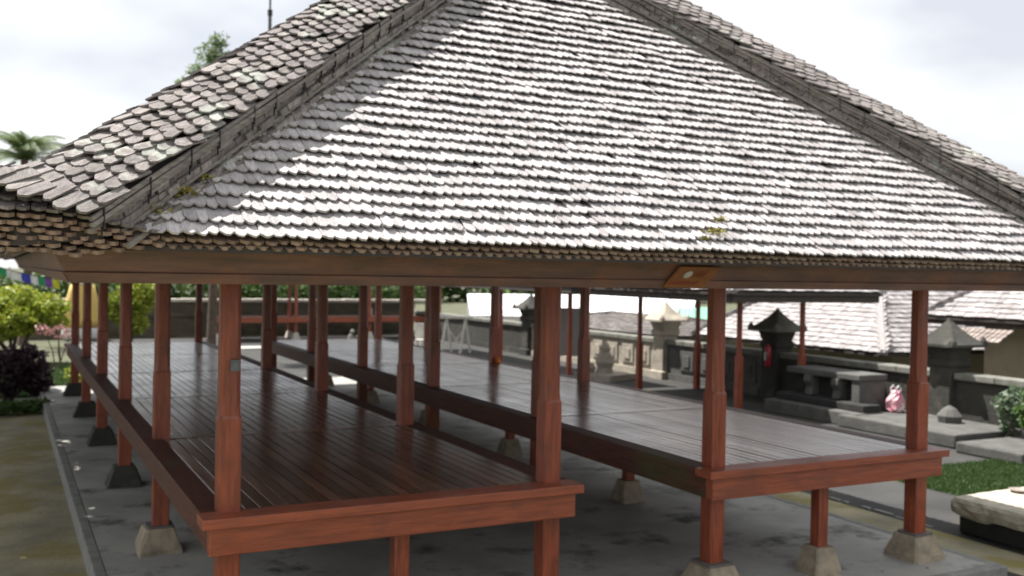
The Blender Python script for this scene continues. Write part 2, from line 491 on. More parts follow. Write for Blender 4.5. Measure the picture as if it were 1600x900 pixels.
plank_mes = []
for k in range(4):
    b = MB()
    w, l = 0.0885, 2.82
    b.box(-w / 2, w / 2, -l / 2, l / 2, -.025, -.003); b.add([(-w/2, -l/2, -.003), (w/2, -l/2, -.003), (w/2, l/2, -.003), (-w/2, l/2, -.003), (-w/2+.003, -l/2, 0), (w/2-.003, -l/2, 0), (w/2-.003, l/2, 0), (-w/2+.003, l/2, 0)], [(4, 5, 6, 7), (0, 1, 5, 4), (1, 2, 6, 5), (2, 3, 7, 6), (3, 0, 4, 7)])
    plank_mes.append(b.mesh('deck_plank', PLANK))
for x0, x1 in ((PX[0], PX[1]), (PX[2], PX[3])):
    # the frame under the deck is the platform part
    b = MB()
    for y in PY:
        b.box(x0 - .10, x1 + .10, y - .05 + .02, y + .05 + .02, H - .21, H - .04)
    for k in range(1, 4):
        x = x0 + (x1 - x0) * k / 4
        b.box(x - .03, x + .03, 0.08, 14.95, H - .12, H - .045)
    plat = P(b.build('platform', EDGE))
    loc = Vector(pav.location)

    def sub(o):
        o.parent = plat
        return o
    e = .172
    sub(one('front_edge_board', lambda b: b.box(x0 - e - .02, x1 + e + .02, -.215, -.005, H - .066, H), RAIL, bevel=.006))
    sub(one('front_beam', lambda b: b.box(x0 - e + .03, x1 + e - .03, -.175, -.085, H - .245, H - .067), RAIL, bevel=.006))
    sub(one('rear_edge_board', lambda b: b.box(x0 - e - .02, x1 + e + .02, 15.005, 15.215, H - .066, H), RAIL, bevel=.006))
    sub(one('rear_beam', lambda b: b.box(x0 - e + .03, x1 + e - .03, 15.085, 15.175, H - .245, H - .067), RAIL, bevel=.006))
    for sx, xe in ((-1, x0), (1, x1)):
        xa, xb = sorted((xe + sx * .172, xe - sx * .01))
        for k in range(5):
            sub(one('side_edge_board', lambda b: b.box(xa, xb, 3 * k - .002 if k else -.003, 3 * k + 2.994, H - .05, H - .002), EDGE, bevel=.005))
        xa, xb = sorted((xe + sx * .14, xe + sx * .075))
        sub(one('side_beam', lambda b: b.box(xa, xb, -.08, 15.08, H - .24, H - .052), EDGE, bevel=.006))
    for j in range(1, 5):
        sub(one('cross_board', lambda b: b.box(x0 + .012, x1 - .012, 3 * j - .075, 3 * j + .075, H - .04, H - .0005), PLANK, bevel=.003))
    n = 24
    wd = (x1 - x0 - .024) / n
    for j in range(5):
        for k in range(n):
            o = link('deck_plank', random.choice(plank_mes))
            o.location = (x0 + .012 + wd * (k + .5), 3 * j + 1.5, H - .004 + random.uniform(-.0018, .0018))
            o.rotation_euler = (random.uniform(-.0004, .0004), random.uniform(-.006, .006), 0)
            if j == 0:
                o.scale = (1, 2.915 / 2.82, 1); o.location.y = 1.4625
            if j == 4:
                o.scale = (1, 2.915 / 2.82, 1); o.location.y = 13.5375
            o.parent = plat
    for ch in plat.children:
        ch.location = Vector(ch.location)  # platform part sits at the pavilion's origin
    plat.location = -loc

# grey switch box on the near left post
o = one('switch_box', lambda b: (b.box(-.028, .028, -.018, 0, -.036, .036), b.box(-.015, .015, -.022, -.018, -.02, .02)), STEEL, bevel=.003)
o.location = (0.02, -.071, 1.975); P(o)
# pale scar on the second inner post
# top plates
for x in PX:
    P(one('top_plate', lambda b: b.box(x - .06, x + .06, -.75, 15.75, 2.58, 2.70), FAS))
for y in PY:
    P(one('tie_beam', lambda b: b.box(-.75, 7.08, y - .055, y + .055, 2.582, 2.698), FAS))

# roof ------------------------------------------------------------
EZ, EY, TN = 2.745, -1.2, 3.335 / 3.865
CXR = 3.165
HW = 4.365                         # half width of the roof at the eave in x
NCORN = {(-1, -1): Vector((CXR - HW, EY, EZ)), (1, -1): Vector((CXR + HW, EY, EZ)),
         (-1, 1): Vector((CXR - HW, 16.2, EZ)), (1, 1): Vector((CXR + HW, 16.2, EZ))}
APF = Vector((CXR, EY + 3.865, EZ + 3.335))
APB = Vector((CXR, 16.2 - 3.865, EZ + 3.335))
HIPS = {(-1, -1): (NCORN[(-1, -1)], APF), (1, -1): (NCORN[(1, -1)], APF), (-1, 1): (NCORN[(-1, 1)], APB), (1, 1): (NCORN[(1, 1)], APB)}
b = MB()
cs = [Vector((CXR + sx * (HW - .03), (EY + .03) if sy < 0 else 16.17, EZ - .045)) for sx, sy in ((-1, -1), (1, -1), (1, 1), (-1, 1))]
a1 = APF + Vector((0, 0, -.06)); a2 = APB + Vector((0, 0, -.06))
low = Vector((0, 0, -.022))
b.add(cs + [a1, a2] + [c + low for c in cs] + [a1 + low * 3, a2 + low * 3],
      [(0, 1, 4), (1, 2, 5, 4), (2, 3, 5), (3, 0, 4, 5), (6, 10, 7), (7, 10, 11, 8), (8, 11, 9), (9, 11, 10, 6),
       (0, 6, 7, 1), (1, 7, 8, 2), (2, 8, 9, 3), (3, 9, 6, 0)])
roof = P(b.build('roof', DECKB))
roof.location = -Vector(pav.location)


def RS(o):
    o.parent = roof
    return o


TW, TL, TT = 0.064, 0.23, 0.012


def tile_shape(v, w=TW, l=TL, t=TT):
    """quad-only template, local x across, y up the slope, z out; origin at the butt"""
    r = np.random.RandomState(v)
    a, c = r.uniform(.08, .26), r.uniform(.12, .3)
    pts = [(-.5, .03 + r.uniform(-.008, .012)), (-a, .003), (c * .8, -.003), (.5, .028 + r.uniform(-.008, .012)), (.5, l), (-.5, l)]
    P2 = np.array([(x * w, y) for x, y in pts])
    top = [(x, y, t) for x, y in P2]; bot = [(x, y, 0) for x, y in P2]
    V = np.array(top + bot)
    F = [(0, 1, 2, 3), (0, 3, 4, 5), (1, 0, 6, 7), (2, 1, 7, 8), (3, 2, 8, 9), (4, 3, 9, 10), (0, 5, 11, 6), (9, 8, 7, 6)]
    return V, np.array(F)


SHAPES = [tile_shape(10 + k) for k in range(7)]
TM = {}


def tile_me(k, m, name):
    key = (k, m.name)
    if key not in TM:
        V, F = SHAPES[k]
        me = bpy.data.meshes.new(name)
        me.from_pydata([tuple(v) for v in V], [], [tuple(f) for f in F])
        me.materials.append(m); me.update()
        TM[key] = me
    return TM[key]


tiles = []      # (matrix 4x4 np, shape, matkey, visible)


def put(p, X, Y, sx=1.0, sy=1.0, tilt=0.13, yaw=0.0, lift=0.0, mk='SH', vis=True, th=1.0):
    X = Vector(X).normalized(); Y = Vector(Y).normalized(); N = X.cross(Y).normalized(); X = Y.cross(N)
    R = Matrix((X, Y, N)).transposed()
    R = R @ Matrix.Rotation(yaw, 3, 'Z') @ Matrix.Rotation(-tilt, 3, 'X')
    m = R.to_4x4() @ Matrix.Diagonal((sx, sy, th, 1))
    m.translation = Vector(p) + N * lift
    tiles.append((m, random.randrange(7), mk, vis))


def slope(c0, c1, up_run, run, rise, kind_vis):
    """tile one roof plane whose eave runs c0->c1; up_run = horizontal direction up the slope"""
    c0 = Vector(c0); c1 = Vector(c1)
    X = (c1 - c0).normalized(); Ln = (c1 - c0).length
    U = Vector(up_run) * run + Vector((0, 0, rise)); SL = U.length; U.normalize()
    s = -0.02; row = 0
    while s < SL - .15:
        e = .116 + .03 * min(1, s / 4.5) if kind_vis else .15
        inset = max(0, s) * run / SL
        x = inset - .02 + random.uniform(0, .06)
        wob = random.uniform(-.006, .006)
        while x < Ln - inset + .03:
            w = TW * random.uniform(.82, 1.18) if kind_vis else TW * 1.6
            hop = 0.016 * noise.noise(Vector((x * 1.6, s * 3, 5.0))) + 0.024 * noise.noise(Vector((x * .5, s * 1.3, 1.0)))
            p = c0 + X * (x + w / 2) + U * (s + wob + hop + random.uniform(-.007, .007))
            rise_b = .036 + random.uniform(-.003, .005)
            put(p, X, U, sx=w / TW * 1.05, sy=random.uniform(.96, 1.05), tilt=.215 + random.uniform(-.014, .014) + (random.uniform(.05, .16) if random.random() < .025 else 0),
                yaw=random.gauss(0, .022), lift=rise_b + .008 + 0.010 * noise.noise(Vector((x * 2.2, s * 4, 9.0))), mk='SH', vis=kind_vis, th=random.uniform(.7, 1.1))
            x += w + (random.uniform(.004, .012) if random.random() < .06 else 0)
        s += e; row += 1


slope(NCORN[(-1, -1)], NCORN[(1, -1)], (0, 1, 0), 3.865, 3.335, True)
slope(NCORN[(-1, 1)], NCORN[(-1, -1)], (1, 0, 0), HW, 3.335, False)
slope(NCORN[(1, -1)], NCORN[(1, 1)], (-1, 0, 0), HW, 3.335, False)
slope(NCORN[(1, 1)], NCORN[(-1, 1)], (0, -1, 0), 3.865, 3.335, False)


def cap_z(w):
    a = abs(w)
    return .305 - .43 * a - .5 * a * a


hip_keep = {}
for (sx, sy), (c0, ap) in HIPS.items():
    front = sy < 0
    Hh = (ap - c0)
    d = Hh.normalized()                       # up the hip
    wd = Vector((-sy * sx, 0, 0)) * 0 + Vector((Hh.y, -Hh.x, 0)).normalized()   # horizontal, across
    if wd.dot(Vector((0, -sy, 0))) > 0 and False: wd = -wd
    # make +w the front (towards -Y for front hips)
    if wd.y * sy < 0: wd = -wd
    SLn = Hh.length
    s = -0.36; rw = 0
    e = .112
    while s < SLn - .02:
        base = c0 + d * max(s, 0.0)
        if s < 0:       # flared foot: runs on outwards almost level
            hd = Vector((d.x, d.y, 0)).normalized()
            base = c0 + hd * s * .95 + Vector((0, 0, 0.12 * s * s * 0 + s * .18))
        w = -.36 + random.uniform(0, .05)
        while w < .325:
            tw = .054 * random.uniform(.8, 1.25)
            wc = w + tw / 2
            z0, z1 = cap_z(w), cap_z(w + tw)
            X = wd * tw + Vector((0, 0, z1 - z0))
            p = base + wd * wc + Vector((0, 0, (z0 + z1) / 2 - .03)) + d * random.uniform(-.012, .012)
            Yd = d.copy()
            if X.cross(Yd).z < 0: X = -X
            if front and p.y < EY - .3: 
                w += tw; continue
            put(p, X, Yd, sx=tw / TW, sy=.95, tilt=.17 + random.uniform(-.04, .05), yaw=random.gauss(0, .07), lift=.03 + random.uniform(-.004, .01),
                mk='SHC', vis=front, th=random.uniform(.7, 1.2))
            w += tw
        s += e; rw += 1
    # core under the cap
    b = MB()
    f0 = c0 + Vector((d.x, d.y, 0)).normalized() * -.14 + Vector((0, 0, -.03))
    rings = []
    for q, g_ in ((f0, .3), (c0 + d * .2, 1), (ap, 1)):
        rings.append([q + wd * w_ * g_ + Vector((0, 0, z_ if z_ > 0 else (z_ if g_ == 1 else -.03))) for w_, z_ in
                      ((-.27, -.12), (-.27, .06), (-.2, .12), (0, .215), (.2, .12), (.27, .06), (.27, -.12))])
    b.loft(rings)
    RS(b.build('hip_core', DECKB))
    # layered shingle edges on both flanks
    for sgn in (-1, 1):
        if not front and True:
            nl = 1
        for lay in range(5):
            zz = -.19 + .04 * lay
            b = MB()
            s = .2 + .05 * (4 - lay)
            while s < SLn - .1:
                l = random.uniform(.06, .17)
                q = c0 + d * (s + l / 2)
                if s < 0:
                    q = c0 + Vector((d.x, d.y, 0)).normalized() * (s + l / 2)
                off = .285 + .024 * ((3 - lay) % 2) + random.uniform(-.012, .014) + (.02 if lay == 0 else 0)
                b.obox(q + wd * sgn * off + Vector((0, 0, zz + random.uniform(-.006, .006) + .02)), d, wd * sgn,
                       d.cross(wd * sgn), l * .96, .06, .034)
                s += l
            o = RS(b.build('under_shingles', SHC)); o['kind'] = 'stuff'
        # laths: three stacked along the cap edge, one at the foot
        for k, (zz, th_, off, nm) in enumerate(((-.004, .019, .346, 'lath'), (.022, .02, .360, 'lath'), (.050, .02, .350, 'lath'), (-.195, .026, .372, 'foot_lath'), (-.115, .016, .338, 'thin_lath'))):
            if not front and k > 2: continue
            b = MB()
            st = .04 if k < 3 else .3
            pts = []
            s = st
            while s < SLn:
                jit = .016 * noise.noise(Vector((s * 1.5, k * 3.1, sgn * 2.0)))
                pts.append(c0 + d * s + wd * sgn * (off + jit) + Vector((0, 0, zz + jit)))
                s += .3
            pts.append(ap + wd * sgn * off + Vector((0, 0, zz)))
            for a_, b_ in zip(pts[:-1], pts[1:]):
                b.beam(a_, b_, .02, th_)
            RS(b.build(nm, LATH))
        if front:
            s = .12
            while s < SLn:
                q = c0 + d * s + wd * sgn * .367 + Vector((0, 0, .016))
                q2 = q + Vector((0, 0, 0))
                b = MB()
                b.obox(q, d, wd * sgn, Vector((0, 0, 1)), .007, .010, .10)
                b.obox(q + Vector((0, 0, -.06)) - wd * sgn * .012, d, wd * sgn, Vector((0, 0, 1)), .006, .008, .05)
                RS(b.build('tie', TIE))
                s += random.uniform(.17, .42)
# ridge cap (stuff, unseen from the front)
b = MB()
y = APF.y
while y < APB.y:
    for sg in (-1, 1):
        b.obox((CXR + sg * .13, y + .08, APF.z + .16), Vector((sg, 0, -.5)).normalized(), (0, 1, 0), Vector((.5 * sg, 0, 1)).normalized(), .32, .2, .02)
    y += .16
RS(b.build('ridge_shingles', SHC))['kind'] = 'stuff'

# eave courses under the last tile row (front, brown and sheltered)
random.seed(11)

def eave_run(cn, X, O_, Ln, vis, wf=1.0, xa=-.42, xb=.42):
    """stacked courses along an eave: cn = corner, X = run direction, O_ = outward direction"""
    cn = Vector(cn); X = Vector(X); O_ = Vector(O_)
    x = xa
    while x < Ln + xb:
        w = TW * wf * random.uniform(.9, 1.12)
        near = min(x, Ln - x)
        k_ = min(1, max(0, (.62 - near) / .55))          # 1 at the flared corner, 0 along the eave
        nlay = 2 + int(round(4.4 * k_))
        ztop = -.022 + .085 * k_
        Y1 = -O_ + Vector((0, 0, .3 if k_ > .1 else .5))
        for lay in range(nlay):
            p = cn + X * (x + (lay % 2) * TW / 2) + O_ * (.22 * k_ - .004 - .020 * lay + random.uniform(-.006, .006)) + Vector((0, 0, ztop - .031 * lay + random.uniform(-.004, .004)))
            put(p, X, Y1, sx=w / TW * .98, sy=.8, tilt=0.06, yaw=random.gauss(0, .04), mk='SHU', vis=vis, th=1.6)
        if k_ > .05 and O_.y < -.5:
            for lv in range(2):
                p = cn + X * x + O_ * (.22 * k_ + .03 - .11 * lv) + Vector((0, 0, ztop + .036 + .05 * lv))
                put(p, X, -O_ + Vector((0, 0, .45)), sx=w / TW, sy=.8, tilt=0.16, yaw=random.gauss(0, .06), mk='SHC', vis=vis, th=1.2)
        x += w + .003


eave_run(NCORN[(-1, -1)], (1, 0, 0), (0, -1, 0), 2 * HW, True)
eave_run(NCORN[(-1, 1)], (0, -1, 0), (-1, 0, 0), 17.4, True, 1.0, .2, -.12)
eave_run(NCORN[(1, -1)], (0, 1, 0), (1, 0, 0), 17.4, False, 1.4, .12, -.2)

# split: nearest 300 seen tiles are objects, the rest is joined stuff
MK = {'SH': (SH, 'shingle'), 'SHC': (SHC, 'cap_shingle'), 'SHU': (SHU, 'eave_shingle')}


def inframe(p):
    v = p - CAM; dz = v.dot(_f)
    if dz < .5: return False
    px = 800 + 1552.8 * v.dot(CR) / dz; py = 450 - 1552.8 * v.dot(CU) / dz
    return 0 < px < 1600 and 0 < py < 900


order = {}
for mk, lim in (('SH', 300), ('SHC', 300), ('SHU', 300)):
    idx = [(((t[0].translation - CAM).length), i) for i, t in enumerate(tiles) if t[2] == mk and t[3] and inframe(t[0].translation)]
    idx.sort()
    for _, i in idx[:lim]: order[i] = 1
groups = {}
for i, (m, k, mk, vis) in enumerate(tiles):
    if i in order:
        o = link(MK[mk][1], tile_me(k, MK[mk][0], MK[mk][1]), roof)
        o.matrix_basis = m
    else:
        groups.setdefault(mk, []).append((m, k))
for mk, lst in groups.items():
    Vs, Fs, off = [], [], 0
    for k in range(7):
        ms = [np.array(m) for m, kk in lst if kk == k]
        if not ms: continue
        A = np.stack(ms)                                  # n,4,4
        V, F = SHAPES[k]
        Vh = np.concatenate([V, np.ones((len(V), 1))], 1)
        Wv = np.einsum('nij,vj->nvi', A, Vh)[:, :, :3]
        n = len(ms)
        Fa = F[None] + (np.arange(n) * len(V))[:, None, None] + off
        Vs.append(Wv.reshape(-1, 3)); Fs.append(Fa.reshape(-1, 4)); off += n * len(V)
    o = numesh({'SH': 'shingles', 'SHC': 'cap_shingles', 'SHU': 'eave_shingles'}[mk], np.concatenate(Vs), np.concatenate(Fs), [MK[mk][0]], roof)
    o['kind'] = 'stuff'

# fascia: leaning outwards, two boards per side
def fascia(p0, p1, outw):
    """p0,p1 eave run at the bottom edge; outw outward dir"""
    p0 = Vector(p0); p1 = Vector(p1); o_ = Vector(outw)
    up = (o_ * .5 + Vector((0, 0, .866))).normalized()
    n = (o_ * .866 - Vector((0, 0, .5))).normalized()
    a = (p1 - p0).normalized()
    for h0, h1, pr_, nm in ((0.0, .062, .012, 'lower_fascia'), (.064, .21, 0.0, 'upper_fascia')):
        b = MB()
        vs = []
        for pt, sg in ((p0, -1), (p1, 1)):
            for h, dn in ((h0, pr_), (h1, pr_), (h1, pr_ - .04), (h0, pr_ - .04)):
                vs.append(pt + a * sg * (h * .5) + up * h + n * dn)
        b.add(vs, [(0, 1, 2, 3), (7, 6, 5, 4), (0, 4, 5, 1), (1, 5, 6, 2), (2, 6, 7, 3), (3, 7, 4, 0)])
        P(b.build(nm, FAS)).location = -Vector(pav.location)


fb = .99
fascia((-fb, -.86, 2.512), (6.33 + fb, -.86, 2.522), (0, -1, 0))
fascia((-fb, 15.86, 2.512), (-fb, -.86, 2.512), (-1, 0, 0))
fascia((6.33 + fb, -.86, 2.515), (6.33 + fb, 15.86, 2.515), (1, 0, 0))
fascia((6.33 + fb, 15.86, 2.515), (-fb, 15.86, 2.515), (0, 1, 0))

# painted plaque leaning on the front fascia
pl = empty('wooden_plaque', (3.35, -.97, 2.52), 'slanted orange-brown wooden plaque with a pale disc, fixed to the dark fascia', 'sign')
upv = Vector((.17, -.085, .115)).normalized() 
upv = Vector((.33, -.56, .76)).normalized()
ax = Vector((1, 0, 0))
nn = Vector((0, -.866, -.5))
c = Vector((2.74, -.865, 2.515))
b = MB()
vs = []
for dn in (.016, .03):
    for a_, h in ((0, .02), (.345, .02), (.345, .185), (0, .185)):
        vs.append(c + ax * a_ + Vector((.5 * h, -.5 * h, .866 * h)) + nn * dn)
b.add(vs, [(0, 3, 2, 1), (4, 5, 6, 7), (0, 1, 5, 4), (1, 2, 6, 5), (2, 3, 7, 6), (3, 0, 4, 7)])


def PL(o):
    o.parent = pl; o.location = -Vector(pl.location); return o


PL(b.build('board', SIGNW))
def plq(a_, h, dn=.033): return c + ax * a_ + Vector((.5 * h, -.5 * h, .866 * h)) + nn * dn
b = MB()
cc = (.115, .125)
r = .032
ring = [plq(cc[0] + r * math.cos(t * .3927), cc[1] + .9 * r * math.sin(t * .3927)) for t in range(16)]
b.add(ring, [tuple(range(16))])
PL(b.build('disc', GLASSY))
b = MB()
random.seed(5)
for k in range(9):      # row of small red painted marks, too soft to read in the photograph
    a0 = .015 + k * .028
    h0 = .045 + random.uniform(-.003, .003)
    b.add([plq(a0, h0), plq(a0 + .016, h0), plq(a0 + .018, h0 + .028), plq(a0 + .004, h0 + .026)], [(0, 1, 2, 3)])
for k in range(4):
    a0 = .175 + k * .024
    h0 = .10 + .01 * (k % 2)
    b.add([plq(a0, h0), plq(a0 + .013, h0), plq(a0 + .014, h0 + .05), plq(a0 + .004, h0 + .045)], [(0, 1, 2, 3)])
PL(b.build('marks', SIGNR))


# ------------------------------------------------------------------ foliage helpers
def leaves(name, blobs, n, size, m, parent=None, flat=.5, seed=1, kind='stuff', shell=.55):
    r = np.random.RandomState(seed)
    vol = np.array([b_[3] * b_[4] * b_[5] for b_ in blobs]) ** .67
    ids = r.choice(len(blobs), n, p=vol / vol.sum())
    B = np.array(blobs, float)[ids]
    dirs = r.normal(size=(n, 3)); dirs /= np.linalg.norm(dirs, axis=1)[:, None]
    rr = (shell + (1 - shell) * r.rand(n)) ** .8
    rr = rr * (1 + .18 * np.sin(dirs[:, 0] * 7 + ids) * np.cos(dirs[:, 2] * 6 + ids * 2))
    C = B[:, :3] + dirs * rr[:, None] * B[:, 3:6]
    a = r.normal(size=(n, 3)); a[:, 2] *= flat; a /= np.linalg.norm(a, axis=1)[:, None]
    c_ = r.normal(size=(n, 3)) * .7 + dirs * .3
    bb = np.cross(a, c_); bb /= np.linalg.norm(bb, axis=1)[:, None]
    sz = size * (.6 + .8 * r.rand(n))
    a *= sz[:, None]; bb *= (sz * .45)[:, None]
    V = np.stack([C - a, C - bb * 1.0, C + a, C + bb * 1.0], 1).reshape(-1, 3)
    F = np.arange(4 * n).reshape(-1, 4)
    o = numesh(name, V, F, [m], parent)
    return o


def tree(name, x, y, z0, blobs, n, size, m, label, cat='tree', trunk_r=.12, group=None, seed=1, stems=3, limbs=None):
    """blobs relative to the base"""
    t = empty(name, (x, y, z0), label, cat, group)
    b = MB()
    zt = min(b_[2] for b_ in blobs)
    random.seed(seed)
    if stems == 1:
        b.tube([(0, 0, -.1), (random.uniform(-.1, .1), 0, zt * .5), (0, 0, zt)], [trunk_r, trunk_r * .8, trunk_r * .6])
        for bl in blobs:
            b.tube([(0, 0, zt * .8), (bl[0] * .5, bl[1] * .5, (zt + bl[2]) / 2), (bl[0], bl[1], bl[2])], [trunk_r * .5, trunk_r * .35, trunk_r * .12], 6)
    else:
        for k in range(stems):
            bl = blobs[k % len(blobs)]
            b.tube([(random.uniform(-.15, .15), random.uniform(-.15, .15), -.05), (bl[0] * .4 + random.uniform(-.05, .05), bl[1] * .4, bl[2] * .45),
                    (bl[0] * .9, bl[1] * .9, bl[2])], [trunk_r, trunk_r * .75, trunk_r * .3], 6)
    b.build('trunk', BARK, t)
    leaves('crown', blobs, n, size, m, t, seed=seed)
    return t


# ------------------------------------------------------------------ simple hip-roofed pavilion (background)
def bg_roof(par, x0, x1, y0, y1, ez, pitch, m, loc, seed, rows=.16, tw=.12):
    """hip roof with shingle rows; one stuff mesh of shingles per roof"""
    r = random.Random(seed)
    hw = min(x1 - x0, y1 - y0) / 2
    rise = hw * pitch
    if y1 - y0 >= x1 - x0:
        A = Vector(((x0 + x1) / 2, y0 + hw, ez + rise)); B = Vector(((x0 + x1) / 2, y1 - hw, ez + rise))
    else:
        A = Vector((x0 + hw, (y0 + y1) / 2, ez + rise)); B = Vector((x1 - hw, (y0 + y1) / 2, ez + rise))
    b = MB()
    c = [Vector((x0, y0, ez)), Vector((x1, y0, ez)), Vector((x1, y1, ez)), Vector((x0, y1, ez))]
    dn = Vector((0, 0, -.03))
    if y1 - y0 >= x1 - x0: fs = [(0, 1, 4), (1, 2, 5, 4), (2, 3, 5), (3, 0, 4, 5)]
    else: fs = [(0, 1, 5, 4), (1, 2, 5), (2, 3, 4, 5), (3, 0, 4)]
    b.add([p + dn for p in c] + [A + dn, B + dn] + [p + dn * 2.5 for p in c], fs + [(6, 9, 8, 7), (0, 6, 7, 1), (1, 7, 8, 2), (2, 8, 9, 3), (3, 9, 6, 0)])
    rf = b.build('roof', DECKB, par); rf.location = -loc
    b = MB()
    for i in range(4):
        p0, p1 = c[i], c[(i + 1) % 4]
        X = (p1 - p0).normalized(); Ln = (p1 - p0).length
        U = Vector((-X.y, X.x, 0)); Us = (U + Vector((0, 0, pitch))).normalized(); SL = hw * math.hypot(1, pitch)
        N = X.cross(Us)
        s = 0
        while s < SL - .05:
            ins = s * hw / SL
            x = ins
            while x < Ln - ins:
                w = tw * r.uniform(.8, 1.2)
                q = p0 + X * (x + w / 2) + Us * (s + .1 + r.uniform(-.012, .012)) + N * (.012 + r.uniform(0, .012))
                b.obox(q, X, (Us - N * .13).normalized(), N, w * .95, .2, .02)
                x += w
            s += rows
    o = b.build('shingles', m, rf); o['kind'] = 'stuff'
    # hip caps
    for i, (p, q) in enumerate(zip(c, ([A, A, B, B] if y1 - y0 >= x1 - x0 else [A, B, B, A]))):
        b = MB(); b.beam(p, q, .22, .09); b.beam(p + Vector((0, 0, .06)), q + Vector((0, 0, .06)), .12, .06)
        b.build('hip_cap', m, rf)
    b = MB(); b.beam(A, B, .24, .14) if (A - B).length > .1 else b.box(A.x - .1, A.x + .1, A.y - .1, A.y + .1, A.z, A.z + .1)
    b.build('ridge_cap', m, rf)
    return rf


# side pavilion at the right, beside the compound wall
loc = Vector((13.1, 9.6, GZ))
sp = empty('side_pavilion', loc, 'smaller open pavilion with slim red posts and black eave board near the dark wall', 'pavilion')
ez2 = at(1140, 466, 18.7).z
for x in (12.28, 14.0):
    for y in (9.6, 13.2):
        b = MB()
        b.sq(0, 0, [(0, .13, .005), (1.15, .13, .005), (1.17, .10, .02), (ez2 - GZ - .02, .10, .02)])
        o = b.build('post', POST, sp); o.location = Vector((x, y, GZ)) - loc
bg_roof(sp, 11.2, 15.3, 8.6, 14.2, ez2 + .12, .8, SH, loc, 3)
b = MB()
for (xa, ya), (xb, yb) in (((11.27, 8.67), (15.23, 8.67)), ((15.23, 8.67), (15.23, 14.1)), ((11.27, 14.1), (11.27, 8.67)), ((11.27, 14.1), (15.23, 14.1))):
    b2 = MB(); b2.beam((xa, ya, ez2 - .03), (xb, yb, ez2 - .03), .05, .13)
    o = b2.build('eave_board', DECKB, sp); o.location = -loc
b.box(11.25, 15.25, 8.65, 14.15, ez2 + .03, ez2 + .06)
o = b.build('ceiling', DECKB, sp); o.location = -loc
loc = Vector((12.0, 20.5, GZ))
wk = empty('covered_walkway', loc, 'narrow dark-eaved covered walkway continuing beyond the side pavilion', 'walkway')
ez3 = ez2 + .02
bg_roof(wk, 11.25, 12.95, 14.7, 27.0, ez3 + .12, .7, SH, loc, 13, rows=.2, tw=.2)
for (xa, ya), (xb, yb) in (((11.3, 14.75), (12.9, 14.75)), ((12.9, 14.75), (12.9, 26.9)), ((11.3, 26.9), (11.3, 14.75)), ((11.3, 26.9), (12.9, 26.9))):
    o = one('eave_board', lambda b: b.beam((xa, ya, ez3 - .03), (xb, yb, ez3 - .03), .05, .13), DECKB, wk); o.location = -loc
o = one('ceiling', lambda b: b.box(11.27, 12.93, 14.72, 26.95, ez3 + .03, ez3 + .06), DECKB, wk); o.location = -loc
for y in (16.2, 20.3, 26.0):
    o = one('post', lambda b: b.sq(0, 0, [(0, .12, .005), (ez3 - GZ, .10, .01)]), POST, wk); o.location = Vector((12.1, y, GZ)) - loc

# far pavilion with a low red platform
loc = Vector((10.5, 33, GZ))
fp = empty('far_pavilion', loc, 'low red sitting platform with slim posts in front of the rear stone wall', 'pavilion')
zt = at(460, 497, 38.6).z
b = MB(); b.box(5.8, 15.3, 32.2, 33.4, zt - .04, zt); o = b.build('deck', EDGE, fp); o.location = -loc
b = MB(); b.box(5.75, 15.35, 32.12, 32.19, zt - .2, zt + .01); o = b.build('front_rail', RAIL, fp); o.location = -loc
for x in (5.95, 9.05, 12.1, 15.2):
    for y in (32.3, 33.3):
        b = MB(); b.sq(0, 0, [(.25, .12, .01), (2.7, .11, .01)])
        o = b.build('post', RAIL, fp); o.location = Vector((x, y, GZ)) - loc
        b = MB(); b.sq(0, 0, [(0, .3, .02), (.26, .17, .02)])
        o = b.build('pedestal', WCOP, fp); o.location = Vector((x, y, GZ)) - loc
bg_roof(fp, 5.2, 16.0, 31.6, 33.9, 2.5, .5, SH, loc, 4, rows=.22, tw=.25)

# ------------------------------------------------------------------ compound wall on the right with capped pillars
XW = 14.6
PIL = [(6.45, 'pillar with pyramid cap behind the near right post'), (11.15, ''), (15.5, ''), (23.2, '')]
PLAB = ['grey wall pillar with pyramid cap behind the rightmost post of the pavilion',
        'dark wall pillar with greenish pyramid cap behind the red fire extinguisher',
        'sunlit pale wall pillar with layered pyramid cap left of the green sheet',
        'small far wall pillar with pyramid cap behind the white trestle']
segs = [(-12, 6.2), (6.7, 10.9), (11.4, 15.25), (15.75, 22.95), (23.45, 33.6)]
SL_ = ['dark mossy stone wall with grey coping at the right edge of the photo', 'dark stone wall with grey coping behind the stone altar',
       'brownish wall segment below the green sheet roof', 'pale carved wall segment seen left of the sunlit pillar',
       'far wall segment with yellowish coping beyond the small pillar']
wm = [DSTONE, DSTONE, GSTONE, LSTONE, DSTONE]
for i, (y0, y1) in enumerate(segs):
    w = empty('compound_wall', (XW, (y0 + y1) / 2, GZ), SL_[i], 'wall', 'segments of the compound wall')
    l = Vector(w.location)
    def W_(o):
        o.parent = w; o.location = -l; return o
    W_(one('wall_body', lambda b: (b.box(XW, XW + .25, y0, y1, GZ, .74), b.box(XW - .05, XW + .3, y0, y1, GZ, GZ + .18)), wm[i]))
    n = int((y1 - y0) / .9) + 1
    for k in range(n):
        ya = y0 + (y1 - y0) * k / n; yb = y0 + (y1 - y0) * (k + 1) / n
        W_(one('coping_stone', lambda b: b.box(XW - .07, XW + .32, ya + .004, yb - .004, .742, .87 + random.uniform(-.006, .006)), COP, bevel=.02))
    if i in (2, 3):
        k = 0; yy = y0 + .3
        while yy < y1 - .6:
            W_(one('relief_panel', lambda b: (b.box(XW - .035, XW - .001, yy, yy + .55, 0.1, .62), b.box(XW - .06, XW - .034, yy + .14, yy + .4, .2, .5)), wm[i], bevel=.01)); yy += .8
